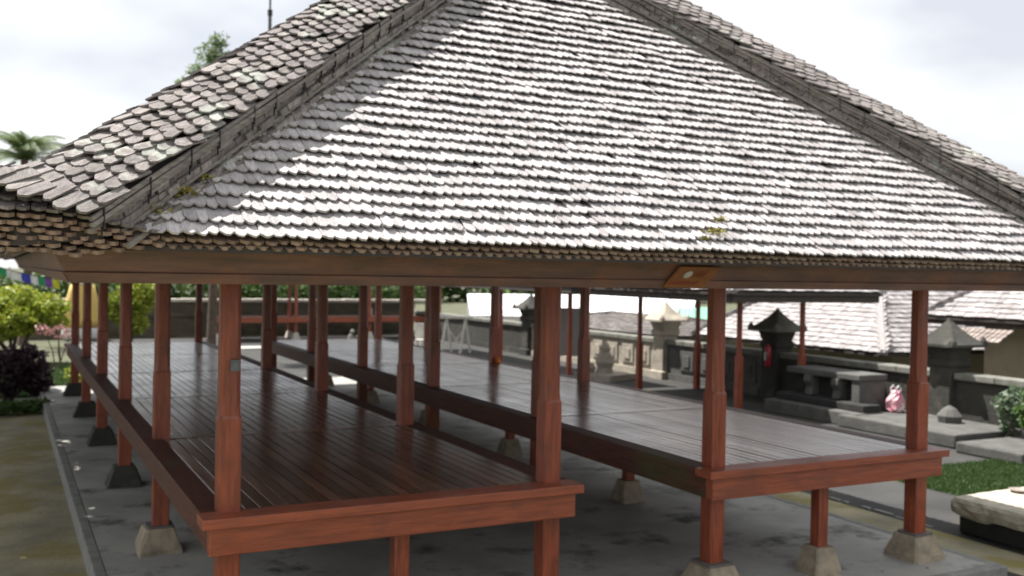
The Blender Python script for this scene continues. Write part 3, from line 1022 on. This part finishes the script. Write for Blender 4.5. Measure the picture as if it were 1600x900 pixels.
for (y, _), lab in zip(PIL, PLAB):
    p = empty('wall_pillar', (XW + .1, y, GZ), lab, 'pillar', 'pillars of the compound wall')
    lit = LSTONE if y > 12 and y < 20 else DSTONE  # sun and shade set by stone colour: pale where sunlit, dark where shaded
    b = MB(); b.sq(0, 0, [(0, .62, .02), (.2, .62, .02), (.22, .5, .02), (1.15, .48, .02), (1.2, .56, .02), (1.3, .56, .02), (1.33, .5, .02), (1.55, .62, .02)])
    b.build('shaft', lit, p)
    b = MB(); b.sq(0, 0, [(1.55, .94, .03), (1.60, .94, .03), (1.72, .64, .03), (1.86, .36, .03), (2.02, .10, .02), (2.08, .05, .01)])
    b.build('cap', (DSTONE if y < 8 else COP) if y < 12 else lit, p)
    for sx, sy in ((-1, -1), (1, -1), (-1, 1), (1, 1)):
        b = MB(); b.sq(sx * .42, sy * .42, [(1.56, .14, .02), (1.66, .12, .02), (1.74, .03, .01)])
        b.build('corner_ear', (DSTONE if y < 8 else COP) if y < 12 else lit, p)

# fire extinguisher on the second pillar
fe = empty('fire_extinguisher', (14.3, 11.0, .55), 'red fire extinguisher hanging on the dark wall pillar', 'fire extinguisher')
one('cylinder', lambda b: b.lathe(0, 0, [(0, .055), (.02, .07), (.42, .07), (.47, .05), (.5, .025), (.52, .025)], 14), RED, fe, smooth=True)
one('valve', lambda b: (b.box(-.02, .02, -.02, .02, .52, .56), b.box(-.1, .03, -.012, .012, .55, .57)), TIE, fe)
one('hose', lambda b: b.tube([(0, -.03, .54), (-.09, -.05, .5), (-.1, -.06, .3), (-.08, -.05, .12)], .012, 6), TIE, fe)
one('label_plate', lambda b: b.box(-.075, -.0, -.04, .04, .15, .33), WHITEP, fe)

# stone altar block by the wall: steps and niches
al = empty('stone_altar', (13.5, 8.2, GZ), 'grey stone altar block with two dark niches and curved brackets on a low step', 'altar')
def A_(fn, nm, m, **k):
    o = one(nm, fn, m, al, **k); o.location = -Vector((13.9, 8.6, GZ)); return o
A_(lambda b: b.box(13.75, 14.5, 7.75, 9.75, .62, .74), 'top_slab', GSTONE, bevel=.02)
A_(lambda b: b.box(13.95, 14.48, 7.8, 9.7, GZ, .62), 'back_block', BLACKS)
A_(lambda b: b.box(13.78, 14.48, 7.78, 7.98, GZ, .62), 'end_wall', GSTONE, bevel=.01)
A_(lambda b: b.box(13.3, 13.95, 7.4, 9.9, GZ, .06), 'step', GSTONE, bevel=.02)
A_(lambda b: b.box(13.55, 14.0, 7.45, 9.85, .06, .2), 'upper_step', BLACKS, bevel=.02)
for y in (8.35, 9.1):
    def br(b, y=y):
        prof = [(13.98, .62), (13.70, .62), (13.68, .5), (13.76, .38), (13.72, .22), (13.98, .2)]
        vs = [(x, y + s, z) for s in (-.09, .09) for x, z in prof]
        b.add(vs, [tuple(range(5, -1, -1)), tuple(range(6, 12))] + [(i, (i + 1) % 6, (i + 1) % 6 + 6, i + 6) for i in range(6)])
    A_(br, 'bracket', GSTONE, bevel=.015)
# slabs
sl = one('stone_slab', lambda b: b.box(-.8, .9, -1.6, 1.0, 0, .24), GSTONE, bevel=.03)
sl.location = (13.55, 6.3, GZ); tag(sl, 'low grey stone slab in front of the dark wall, beside the altar', 'slab')
s2 = one('stone_slab', lambda b: b.box(-.9, .9, -.6, .6, 0, .18), GSTONE, bevel=.03)
s2.location = (13.4, 3.9, GZ); tag(s2, 'lower dim stone step left of the round clipped bush', 'slab')
# plastic bag
def bag(b):
    rings = []; rj = random.Random(8)
    for k, (z, r_) in enumerate(((0, .12), (.03, .16), (.09, .19), (.16, .18), (.23, .17), (.30, .13), (.36, .10), (.40, .09))):
        rings.append([Vector((r_ * (1 + rj.uniform(-.22, .22)) * math.cos(a) * 1.15, r_ * (1 + rj.uniform(-.22, .22)) * math.sin(a) * .8, z + (rj.uniform(-.025, .025) if k else 0))) for a in [i * 6.28318 / 14 for i in range(14)]])
    b.loft(rings)
BAGM = mat('pink_white_plastic', (0.66, 0.62, 0.60), (0.62, 0.16, 0.24), scale=4.2, rough=0.4, coords='Object')
o = one('plastic_bag', bag, BAGM); o.location = (14.05, 7.1, GZ + .24)
for sg in (-1, 1):
    h_ = one('handle', lambda b: b.tube([(-.07, sg * .05, .36), (-.06, sg * .07, .46), (0, sg * .06, .51), (.06, sg * .07, .45), (.07, sg * .05, .36)], .012, 5), WCL, o)
tag(o, 'crumpled pink and white plastic bag standing on the stone slab', 'bag')
o = one('stone_lump', lambda b: b.lathe(0, 0, [(0, .2), (.12, .22), (.24, .12), (.3, .03)], 9), GSTONE); o.location = (13.9, 5.75, GZ + .24)
tag(o, 'small grey stone lump behind the rightmost post', 'stone')

# white stone bench at the right edge
bn = empty('stone_bench', (9.3, -.2, GZ), 'thick rough white stone slab bench standing in the sun at the right edge', 'bench')
def slab(b):
    pts = [(8.08, 1.04), (10.6, 1.12), (10.6, -1.5), (8.04, -1.45)]
    r = random.Random(3); c_ = Vector((9.3, -.2, 0)); N_ = 26
    def ring(z, g, jit=.012):
        o_ = []
        for i in range(4):
            a = Vector((*pts[i], 0)); d_ = Vector((*pts[(i + 1) % 4], 0))
            for k in range(N_):
                q_ = a.lerp(d_, k / N_); v = (q_ - c_)
                q_ = c_ + v * (1 + (g + (-.03 if k == 0 else 0)) / v.length)
                q_.x += r.uniform(-jit, jit); q_.y += r.uniform(-jit, jit)
                q_.z = z + r.uniform(-jit, jit) * .7
                o_.append(q_)
        return o_
    b.loft([ring(.0, -.10, .03), ring(.035, -.02, .022), ring(.10, 0.015), ring(.165, .005), ring(.195, -.03, .006), ring(.2, -.12, .003)])
o = one('top_slab', slab, BENCH, bn); o.location = -Vector(bn.location)
def base(b):
    b.box(8.16, 10.5, -1.38, .97, GZ, .01)
o = one('base_block', base, BLACKS, bn, bevel=.03); o.location = -Vector(bn.location)
o = one('clay_dish', lambda b: b.lathe(0, 0, [(0, .05), (.015, .09), (.035, .11), (.037, .095), (.02, .08)], 14), TERR, smooth=True)
o.location = (9.02, .86, .2); tag(o, 'shallow reddish clay dish on the white stone bench', 'dish')

# clipped round bush at the right edge
t = empty('clipped_bush', (13.2, 3.1, GZ), 'round clipped green bush at the right edge of the photo', 'bush')
one('trunk', lambda b: b.tube([(0, 0, 0), (0, 0, .5)], .07), BARK, t)
leaves('crown', [(0, 0, .78, .62, .62, .5)], 5200, .055, L_GRN, t, seed=4, shell=.8)
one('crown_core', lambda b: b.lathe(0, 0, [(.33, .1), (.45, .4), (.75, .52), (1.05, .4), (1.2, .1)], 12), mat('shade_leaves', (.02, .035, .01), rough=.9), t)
# trees far beyond
far = leaves('far_trees', [(x, 74 + (x % 7), 2.0 + .8 * math.sin(x), 4.2, 3, 2.6 + .9 * math.sin(x * 1.7)) for x in np.arange(14, 76, 4.0)], 16000, .4, L_GRN, seed=77)
tag(far, 'line of green trees far beyond the white roofed shed', 'trees', kind='stuff')
# grey ornamental bush by the wall
tree('silvery_shrub', 13.9, 4.5, GZ, [(0, 0, .7, .3, .3, .3), (.1, .1, .4, .2, .2, .2)], 400, .07, L_BLU,
     'small silvery shrub against the dark wall left of the clipped bush', 'shrub', .02, seed=8)

# grass patches (blades)
def grass(name, x0, x1, y0, y1, z, n, h, seed, lab=None):
    r = np.random.RandomState(seed)
    c = np.stack([r.uniform(x0, x1, n), r.uniform(y0, y1, n), np.full(n, z)], 1)
    a = r.uniform(0, 6.28, n); hh = h * r.uniform(.5, 1.2, n)
    d = np.stack([np.cos(a), np.sin(a), np.zeros(n)], 1)
    lean = np.stack([r.normal(0, .35, n) * hh, r.normal(0, .35, n) * hh, hh], 1)
    w = .006 + .004 * (h / .06)
    V = np.stack([c - d * w, c + d * w, c + lean], 1).reshape(-1, 3)
    o = numesh(name, V, np.arange(3 * n).reshape(-1, 3), [GRASS])
    return tag(o, lab or 'short green grass growing beside the paving', 'grass', kind='stuff')
for nm, (x0, x1, y0, y1, n, h, sd) in (('lawn_right', (9.75, 13.0, 1.3, 3.75, 26000, .05, 1)), ('lawn_left', (-5, .9, 16.8, 24, 24000, .09, 2))):
    b = MB(); b.add([(x0, y0, GZ + .006), (x1, y0, GZ + .006), (x1, y1, GZ + .006), (x0, y1, GZ + .006)], [(0, 1, 2, 3)])
    tag(b.build('turf', GRASSB), kind='structure')
    grass('grass', x0, x1, y0, y1, GZ + .006, n, h, sd, 'short green grass right of the pavilion beside the white bench' if sd == 1 else 'green lawn behind the far end of the mossy path')

# ------------------------------------------------------------------ beyond the wall on the right
loc = Vector((19, 12, 0))
big = empty('tiled_house', loc, 'low house with a broad sunlit grey shingle roof just beyond the compound wall', 'house')
o = one('wall', lambda b: b.box(17.4, 21.8, 10.2, 15.5, -1.5, .9), TAN, big); o.location = -loc
bg_roof(big, 16.2, 22.4, 9.4, 16.3, .93, .78, SHF, loc, 5, rows=.17, tw=.16)
loc = Vector((22, 4, 0))
h2 = empty('tiled_house', loc, 'house at the right with a grey shingle roof, brown tile skirt and tan wall', 'house')
o = one('wall', lambda b: b.box(18.0, 23, -4, 8.2, -1.5, 1.75), TAN, h2); o.location = -loc
bg_roof(h2, 17.2, 25.2, -8, 9.3, 1.80, .75, SHF, loc, 6, rows=.17, tw=.16)
b = MB()
r_ = random.Random(2)
y = 7.0
while y < 8.7:
    for k in range(3):
        b.obox((16.95 - .14 * k + .2, y, 1.52 - .07 * k), (0, 1, 0), Vector((1, 0, .5)).normalized(), Vector((-.5, 0, 1)).normalized(), .1, .22, .035)
    y += .125
o = b.build('tile_skirt', TERR, h2); o.location = -loc; o['kind'] = 'stuff'
o = one('eave_board', lambda b: b.box(17.3, 17.36, -7.9, 9.2, 1.62, 1.77), DECKB, h2); o.location = -loc

# green sheet roof and white sheet roof far beyond
g0 = at(1062, 523, 34); g1 = at(1112, 523, 33); g2 = at(1112, 480, 37); g3 = at(1062, 480, 38)
def gr(b):
    n = 8
    for k in range(n):
        t0, t1 = k / n, (k + .93) / n
        a, c_, d_, e_ = g0.lerp(g1, t0), g0.lerp(g1, t1), g3.lerp(g2, t1), g3.lerp(g2, t0)
        th = Vector((0, 0, -.05))
        b.add([a, c_, d_, e_, a + th, c_ + th, d_ + th, e_ + th], [(0, 1, 2, 3), (7, 6, 5, 4), (0, 4, 5, 1), (1, 5, 6, 2), (2, 6, 7, 3), (3, 7, 4, 0)])
    b.cur = 1
    for g in (g0, g1, g2, g3):
        b.tube([g + Vector((0, 0, -.05)), Vector((g.x, g.y, -1.5))], .06, 6)
o = one('green_shed_roof', gr, [GREENM, BARK]); tag(o, 'green sheet roof beyond the wall right of the sunlit pillar', 'shed')
o = empty('white_roofed_shed', (22, 34, -1), 'long shed with a bright white sheet roof far beyond the wall', 'shed')
c_ = Vector(o.location)
A0, A1 = at(735, 492, 52), at(1080, 497, 42)
A2, A3 = at(1090, 462, 50), at(730, 459, 64)
def wr(b):
    n = 22
    for k in range(n):
        t0, t1 = k / n, (k + .95) / n
        a, c2, d_, e_ = A0.lerp(A1, t0), A0.lerp(A1, t1), A3.lerp(A2, t1), A3.lerp(A2, t0)
        th = Vector((0, 0, -.06))
        b.add([a, c2, d_, e_, a + th, c2 + th, d_ + th, e_ + th], [(0, 1, 2, 3), (7, 6, 5, 4), (0, 4, 5, 1), (1, 5, 6, 2), (2, 6, 7, 3), (3, 7, 4, 0)])
w_ = one('roof', wr, WROOF, o); w_.location = -c_
def ww(b):
    for p_, q_ in ((A0, A1), (A1, A2), (A2, A3), (A3, A0)):
        p2, q2 = p_ * 1, q_ * 1
        b.add([p2 - Vector((0, 0, .1)), q2 - Vector((0, 0, .1)), Vector((q2.x, q2.y, -2)), Vector((p2.x, p2.y, -2))], [(0, 1, 2, 3)])
w_ = one('wall', ww, GREYB, o); w_.location = -c_
# low grey roof building behind the wall near the sunlit pillar
loc = Vector((20, 24, 0))
h3 = empty('grey_roofed_hut', loc, 'hut with dark grey roof behind the pale carved wall segment', 'hut')
o = one('wall', lambda b: b.box(17.5, 21, 18.8, 27, -1.5, .7), LSTONE, h3); o.location = -loc
bg_roof(h3, 16.6, 21.8, 18.2, 27.6, .72, .16, SHC, loc, 7, rows=.22, tw=.3)

# grey standing board and stands seen through the posts
p_ = at(891, 553, 27.5)
gb = empty('grey_board', (p_.x, p_.y, GZ), 'plain grey upright board seen right of the tall inner post', 'board')
dirx = Vector((CR.x, CR.y, 0)).normalized(); ny = Vector((-dirx.y, dirx.x, 0))
z1, z0 = at(891, 481, 27.5).z - GZ, at(891, 556, 27.5).z - GZ
one('panel', lambda b: b.obox((0, 0, (z0 + z1) / 2), dirx, ny, (0, 0, 1), .72, .03, z1 - z0), GREYB, gb)
for s_ in (-1, 1):
    one('leg', lambda b: b.obox(dirx * .3 * s_ + Vector((0, .03, z0 / 2 + .05)), dirx, ny, (0, 0, 1), .05, .04, z0 + .1), WHITEP, gb)
p_ = at(945, 585, 26.5)
sb = empty('pale_plinth', (p_.x, p_.y, GZ), 'low pale stone plinth with a small carved figure between the slim posts', 'plinth')
one('base', lambda b: b.sq(0, 0, [(0, 1.2, .03), (.16, 1.2, .03)], rot=.4), LSTONE, sb)
one('figure', lambda b: b.lathe(0, 0, [(.16, .22), (.3, .2), (.45, .26), (.62, .2), (.72, .12), (.82, .15), (.92, .1), (1.0, .02)], 10), LSTONE, sb)
one('pot', lambda b: b.lathe(-.35, .2, [(.16, .1), (.3, .16), (.4, .1), (.42, .12)], 10), LSTONE, sb)

# orange offering at the platform edge
o = one('flower_offering', lambda b: b.lathe(0, 0, [(0, .05), (.04, .055), (.08, .035), (.11, .01)], 8), ORANGE)
o.location = (6.33, 8.85, H); tag(o, 'tiny orange flower offering on the far edge of the right platform', 'offering')

# ------------------------------------------------------------------ rear: wall, hedge, clutter
bw = empty('rear_stone_wall', (6, 34.6, GZ), 'long dark stone wall with white coping behind the far end of the pavilion', 'wall')
loc = Vector(bw.location)
zc = at(400, 468, 40.5).z
o = one('wall_body', lambda b: (b.box(-14, 14.6, 34.6, 34.9, GZ, zc - .12), b.box(-14, 14.6, 34.5, 34.6, GZ, .1), b.box(-14, 14.6, 34.52, 34.6, .6, .72)), BSTONE, bw); o.location = -loc
k = -14
while k < 14.6:
    o = one('coping_stone', lambda b: b.box(k + .006, k + .95, 34.5, 35.0, zc - .118, zc + random.uniform(0, .02)), WCOP, bw, bevel=.02); o.location = -loc
    k += .953
leaves('hedge', [(x, 36.0 + (x % 3) * .3, 1.5 + .25 * math.sin(x * 1.7), 1.3, .7, .8 + .2 * math.sin(x * 2.3)) for x in np.arange(-14, 16, 1.0)], 26000, .11, L_GRN, seed=21)
tag(bpy.data.objects['hedge'], 'green leafy hedge rising above the white coping of the rear wall', 'hedge', kind='stuff')

tree('yellow_bush', -1.0, 24.5, GZ, [(-.9, 0, 1.45, .9, .8, .62), (.1, .2, 1.6, .95, .9, .6), (.75, -.2, 1.45, .7, .7, .5), (-.1, -.4, 1.2, .9, .7, .5), (-1.6, .3, 1.5, .8, .8, .6)],
     9000, .085, L_YEL, 'tall yellow-green bush at the left edge behind the purple bush', 'bush', .06, seed=2, stems=6)
tree('yellow_bush', 2.6, 29.5, GZ, [(0, 0, 1.6, .75, .6, .6), (.4, .1, 1.9, .6, .5, .5), (-.35, 0, 1.3, .55, .5, .5), (.1, -.1, .9, .5, .5, .5)],
     4200, .08, L_YEL, 'yellow-flecked bush seen between the left posts of the pavilion', 'bush', .05, seed=3, stems=4)
tree('purple_bush', -1.25, 16.0, GZ, [(0, 0, .62, .62, .55, .5), (.45, .2, .72, .42, .4, .42), (-.6, .1, .6, .6, .5, .5), (.62, -.1, .4, .3, .3, .3)],
     8000, .05, L_PUR, 'dark purple-leaved bush at the end of the mossy path', 'bush', .03, seed=5, stems=5)
tree('pink_flower_bush', 0.05, 22.5, GZ, [(0, 0, 1.0, .26, .26, .2), (-.38, .1, 1.05, .2, .2, .16), (.32, 0, .9, .2, .2, .16)],
     230, .05, L_PNK, 'pink blossoms above the purple bush at left', 'flowers', .02, seed=6, stems=4)
tree('low_plant', -1.5, 13.9, GZ, [(0, 0, .14, .6, .3, .16), (.8, .2, .12, .5, .3, .14), (-.7, 0, .12, .4, .3, .15)],
     2200, .05, L_GRN, 'low green border plant at the end of the mossy path', 'plant', .01, seed=9, stems=3)
tree('low_plant', 0.25, 18.2, GZ, [(0, 0, .3, .3, .25, .22), (.2, .2, .5, .16, .16, .14)],
     500, .05, L_YEL, 'small yellowish plant between the purple bush and the far pedestals', 'plant', .01, seed=12, stems=3)

# yellow cloth wrapped shrine
c0 = at(128, 528, 37.0)
ys = empty('wrapped_shrine', (c0.x, c0.y, GZ), 'tall shrine wrapped in yellow cloth with a white lower cloth behind the left posts', 'shrine')
def wrap(b, z0, z1, f0, f1, n=28, ph=0.0):
    rings = []
    for k in range(7):
        t_ = k / 6; z = z0 + (z1 - z0) * t_
        rr = f0 + (f1 - f0) * t_ + .06 * math.sin(3.1 * t_)
        rings.append([Vector((rr * (1 + .05 * math.sin(9 * a)) * math.cos(a), rr * .8 * (1 + .05 * math.sin(9 * a)) * math.sin(a), z)) for a in [i * 6.28318 / n for i in range(n)]])
    b.loft(rings)
one('white_cloth', lambda b: wrap(b, .02, .48, .64, .62), WCL, ys, smooth=True)
one('yellow_cloth', lambda b: wrap(b, .47, 2.05, .66, .40), YCL, ys, smooth=True)
one('top_knob', lambda b: b.lathe(0, 0, [(2.03, .3), (2.12, .36), (2.25, .2), (2.4, .1), (2.5, .02)], 12), WCOP, ys)

# bunting at the upper left
seq = ['red', 'yellow', 'green', 'white', 'white', 'blue', 'white', 'green', 'purple', 'yellow']
bt = empty('bunting', at(60, 425, 30), 'string of coloured flags hanging under the left eave corner in the distance', 'bunting')
Q0, Q1 = at(-60, 398, 30), at(118, 440, 32)
loc = Vector(bt.location)
def pos(t_): return Q0.lerp(Q1, t_) + Vector((0, 0, -.5 * t_ * (1 - t_)))
o = one('string', lambda b: b.tube([pos(k / 10) for k in range(11)], .012, 5), TIE, bt); o.location = -loc
dl = (Q1 - Q0).normalized()
for k, cname in enumerate(seq):
    p0 = pos(.18 + k * .065)
    def fl(b):
        q0 = p0; q1 = p0 + dl * .28; dn = Vector((.03, .05, -.28))
        th = Vector((0, .012, 0))
        b.add([q0, q1, q1 + dn, q0 + dn * .9, q0 + th, q1 + th, q1 + dn + th, q0 + dn * .9 + th], [(0, 1, 2, 3), (7, 6, 5, 4), (0, 4, 5, 1), (1, 5, 6, 2), (2, 6, 7, 3), (3, 7, 4, 0)])
    o = one('flag', fl, FLAGM[cname], bt); o.location = -loc
    o['label'] = cname + ' flag'
for q_ in (Q0,):
    o = one('bunting_pole', lambda b: b.tube([(q_.x, q_.y, GZ), tuple(q_)], .03, 6), BARK, bt); o.location = -loc

# palm, feathery tree, mast (distant left)
def palm(x, y, z0, zt, label, R=1.6, n=15, seed=1):
    t = empty('palm_tree', (x, y, z0), label, 'palm tree')
    hgt = zt - z0
    one('trunk', lambda b: b.tube([(0, 0, 0), (.15, 0, hgt * .4), (.1, 0, hgt * .75), (0, 0, hgt)], [.2, .15, .13, .12]), BARK, t)
    r = random.Random(seed)
    for k in range(n):
        a = 6.283 * k / n + r.uniform(-.2, .2); el = r.uniform(.25, 1.45)
        b = MB(); prev = None
        L_ = R * r.uniform(.8, 1.15)
        for s_ in range(13):
            u = s_ / 12
            hor = L_ * u * math.cos(el * (1 - .3 * u)); ver = L_ * (u * math.sin(el) - .6 * u * u)
            p = Vector((hor * math.cos(a), hor * math.sin(a), hgt + ver))
            if prev:
                dirv = (p - prev).normalized(); side = dirv.cross(Vector((0, 0, 1))).normalized()
                b.beam(prev, p, .03 * (1 - u) + .01, .02)
                ll = .42 * R / 1.6 * (1 - abs(u - .45) * 1.1)
                for sg in (-1, 1):
                    for f_ in (0, .33, .66):
                        q0 = prev.lerp(p, f_)
                        tip = q0 + (side * sg * .8 + dirv * .6 + Vector((0, 0, -.45))).normalized() * max(ll, .1) * r.uniform(.8, 1.1)
                        b.add([q0 - dirv * .02, q0 + dirv * .02, tip], [(0, 1, 2)])
            prev = p
        b.build('frond', L_PALM, t)
    return t
c0 = at(38, 248, 34)
palm(c0.x, c0.y, GZ, c0.z, 'coconut palm top showing above the left end of the roof', R=2.0, n=30, seed=4)
c0 = at(335, 95, 30)
t = empty('feathery_tree', (c0.x, c0.y, GZ), 'thin feathery green tree top rising behind the left hip ridge', 'tree')
hz = c0.z - GZ
one('trunk', lambda b: b.tube([(0, 0, 0), (.1, 0, hz * .5), (0, 0, hz + .9)], [.16, .1, .015]), BARK, t)
bl = [(.1, 0, hz + .55, .35, .35, .35), (.35, .1, hz + .0, .6, .5, .4), (-.1, 0, hz + .1, .5, .4, .4), (-.5, 0, hz - .35, .35, .3, .22), (-.75, 0, hz - .75, .4, .3, .2), (.6, 0, hz - .4, .7, .5, .4), (0, 0, hz - .9, .9, .7, .4), (.1, 0, hz - 1.8, 1.0, .8, .6)]
b = MB()
for q_ in bl: b.tube([(0, 0, q_[2] - .5), (q_[0], q_[1], q_[2])], [.03, .01], 5)
b.build('limbs', BARK, t)
leaves('crown', bl, 5200, .065, L_FEA, t, seed=31, shell=.1)
c0 = at(422, 20, 28)
ms_ = empty('mast', (c0.x, c0.y, GZ), 'thin grey mast standing behind the roof at upper left', 'mast')
one('lower_tube', lambda b: b.tube([(0, 0, 0), (0, 0, c0.z + .2)], .05), GSTONE, ms_)
one('upper_tube', lambda b: b.tube([(0, 0, c0.z + .2), (0, 0, c0.z + 2.5)], .03), GSTONE, ms_)
one('clamp', lambda b: b.lathe(0, 0, [(c0.z + .12, .07), (c0.z + .28, .07)], 8), TIE, ms_)

# clutter near the far right corner: trestle, chair, jugs, statue
p_ = at(712, 545, 34)
tr = empty('trestle_table', (p_.x, p_.y, GZ), 'pale trestle table with slanted legs beyond the far posts', 'table')
one('table_top', lambda b: b.obox((0, 0, 1.22), dirx, ny, (0, 0, 1), 1.15, .5, .08), WHITEP, tr)
for s_ in (-1, 1):
    for k_ in (-1, 1):
        one('leg', lambda b: b.beam(dirx * .32 * s_ + ny * .15 * k_ + Vector((0, 0, 1.18)), dirx * (.32 * s_ + .16 * k_) + ny * .25 * k_, .07, .05), WHITEP, tr)
    one('brace', lambda b: b.beam(dirx * .32 * s_ + Vector((0, 0, .9)), dirx * -.1 * s_ + Vector((0, 0, .3)), .05, .04), WHITEP, tr)
p_ = at(662, 545, 34)
ch = empty('white_chair', (p_.x, p_.y, GZ), 'white garden chair left of the trestle table', 'chair')
one('seat', lambda b: b.box(-.22, .22, -.22, .22, .42, .46), WHITEP, ch, bevel=.01)
one('backrest', lambda b: b.box(-.22, .22, .2, .24, .46, 1.0), WHITEP, ch, bevel=.01)
for a_ in (-.2, .2):
    for c_ in (-.2, .2):
        one('leg', lambda b: b.box(a_ - .02, a_ + .02, c_ - .02, c_ + .02, 0, .42), WHITEP, ch)
JUG = mat('pale_blue_plastic', (.45, .55, .7), (.4, .45, .55), rough=.3)
for (px, py, d_, lab) in ((601, 498, 36, 'pale blue water jug on the far red platform, the left one'), (612, 494, 36.2, 'white plastic jug on the far red platform, beside the blue jug')):
    p_ = at(px, py, 37.6)
    o = one('water_jug', lambda b: b.lathe(0, 0, [(0, .14), (.03, .16), (.3, .16), (.38, .1), (.42, .04), (.48, .04)], 12), JUG if px == 601 else WHITEP, smooth=True)
    o.location = (p_.x, 32.6, zt + .002); o.location.x = at(px, 497, 38.5).x
    tag(o, lab, 'jug')
p_ = at(548, 532, 36.5)
st = empty('small_statue', (p_.x, p_.y, GZ), 'small pale stone statue of a crouching figure before the rear wall', 'statue')
one('plinth', lambda b: b.sq(0, 0, [(0, .3, .02), (.12, .26, .02)]), WCOP, st)
one('figure', lambda b: (b.lathe(0, 0, [(.12, .1), (.25, .13), (.36, .1), (.44, .05)], 10), b.lathe(.06, 0, [(.42, .03), (.47, .085), (.54, .08), (.6, .02)], 10), b.tube([(.08, 0, .52), (.18, 0, .5)], [.035, .01], 6)), COP, st)

# moss tufts on the roof near the left corner
def moss(p, n, seed, lab):
    o = leaves('moss_tuft', [(p.x, p.y, p.z, .12, .07, .03), (p.x + .14, p.y + .1, p.z + .09, .06, .04, .02), (p.x - .12, p.y - .06, p.z - .05, .05, .03, .02)], n, .014, mat('moss_yellow%d' % seed, (.28, .22, .04), (.13, .14, .03), rand=.3, rough=.9), seed=seed, shell=.2)
    tag(o, lab, 'moss', kind='stuff')
def onslope(px, py):
    d_ = at(px, py, 1) - CAM
    t_ = (EZ + TN * (CAM.y - EY) - CAM.z) / (d_.z - TN * d_.y)
    return CAM + d_ * t_ + Vector((0, -.03, .045))
moss(onslope(278, 312), 420, 41, 'yellow moss tuft on the shingles beside the foot of the left hip')
moss(onslope(212, 305), 300, 42, 'yellow moss tuft among the grey laths of the left hip')
moss(onslope(228, 342), 200, 43, 'dark green moss tuft at the corner shingles of the left hip')
moss(onslope(1110, 372), 160, 44, 'small lone tuft of moss near the eave above the plaque')

# shade trees left of the path (outside the frame)
random.seed(3)
for i, (x, y, lab) in enumerate(((-5.0, 4.6, 'broad shade tree left of the mossy path, nearest the camera'),
                                 (-5.1, 9.4, 'broad shade tree left of the mossy path, second from the camera'),
                                 (-5.0, 14.2, 'broad shade tree left of the mossy path, third from the camera'),
                                 (-5.2, 19.0, 'broad shade tree left of the mossy path, farthest from the camera'))):
    bl = [(1.9, -1.2, 6.2, 1.25, 1.6, .7), (1.8, 1.3, 6.3, 1.25, 1.6, .7), (1.2, 0, 7.1, 1.5, 2.2, .7), (-.3, -.8, 6.5, 1.7, 1.9, .9), (-.4, 1.2, 6.6, 1.6, 1.8, .9), (.3, 0, 7.6, 1.8, 2.2, .7)]
    tree('shade_tree', x, y, GZ, bl, 26000, .15, L_DRK, lab, 'tree', .17, 'shade trees along the path', seed=50 + i, stems=1)

# fallen leaves and grit on the terrace and path
r_ = np.random.RandomState(9)
n = 900
C = np.stack([r_.uniform(-1.3, 6.7, n), r_.uniform(-.4, 16, n), np.full(n, .008)], 1)
C[:300, 0] = r_.uniform(-3, -.65, 300); C[:300, 2] = GZ + .012
a = r_.uniform(0, 6.28, n); sz = r_.uniform(.008, .028, n)
d1 = np.stack([np.cos(a), np.sin(a), r_.uniform(-.1, .25, n)], 1) * sz[:, None]
d2 = np.stack([-np.sin(a), np.cos(a), r_.uniform(-.1, .25, n)], 1) * (sz * .5)[:, None]
C = C[(C[:, 0] > -.45) | (C[:, 2] < 0)]; k = len(C); d1 = d1[:k]; d2 = d2[:k]
V = np.stack([C - d1, C - d2, C + d1, C + d2], 1).reshape(-1, 3)
o = numesh('fallen_leaves', V, np.arange(4 * k).reshape(-1, 4), [mat('dry_leaf', (.3, .2, .09), (.14, .09, .04), rand=.4)])
tag(o, 'dry fallen leaves scattered over the concrete terrace and the path', 'leaves', kind='stuff')
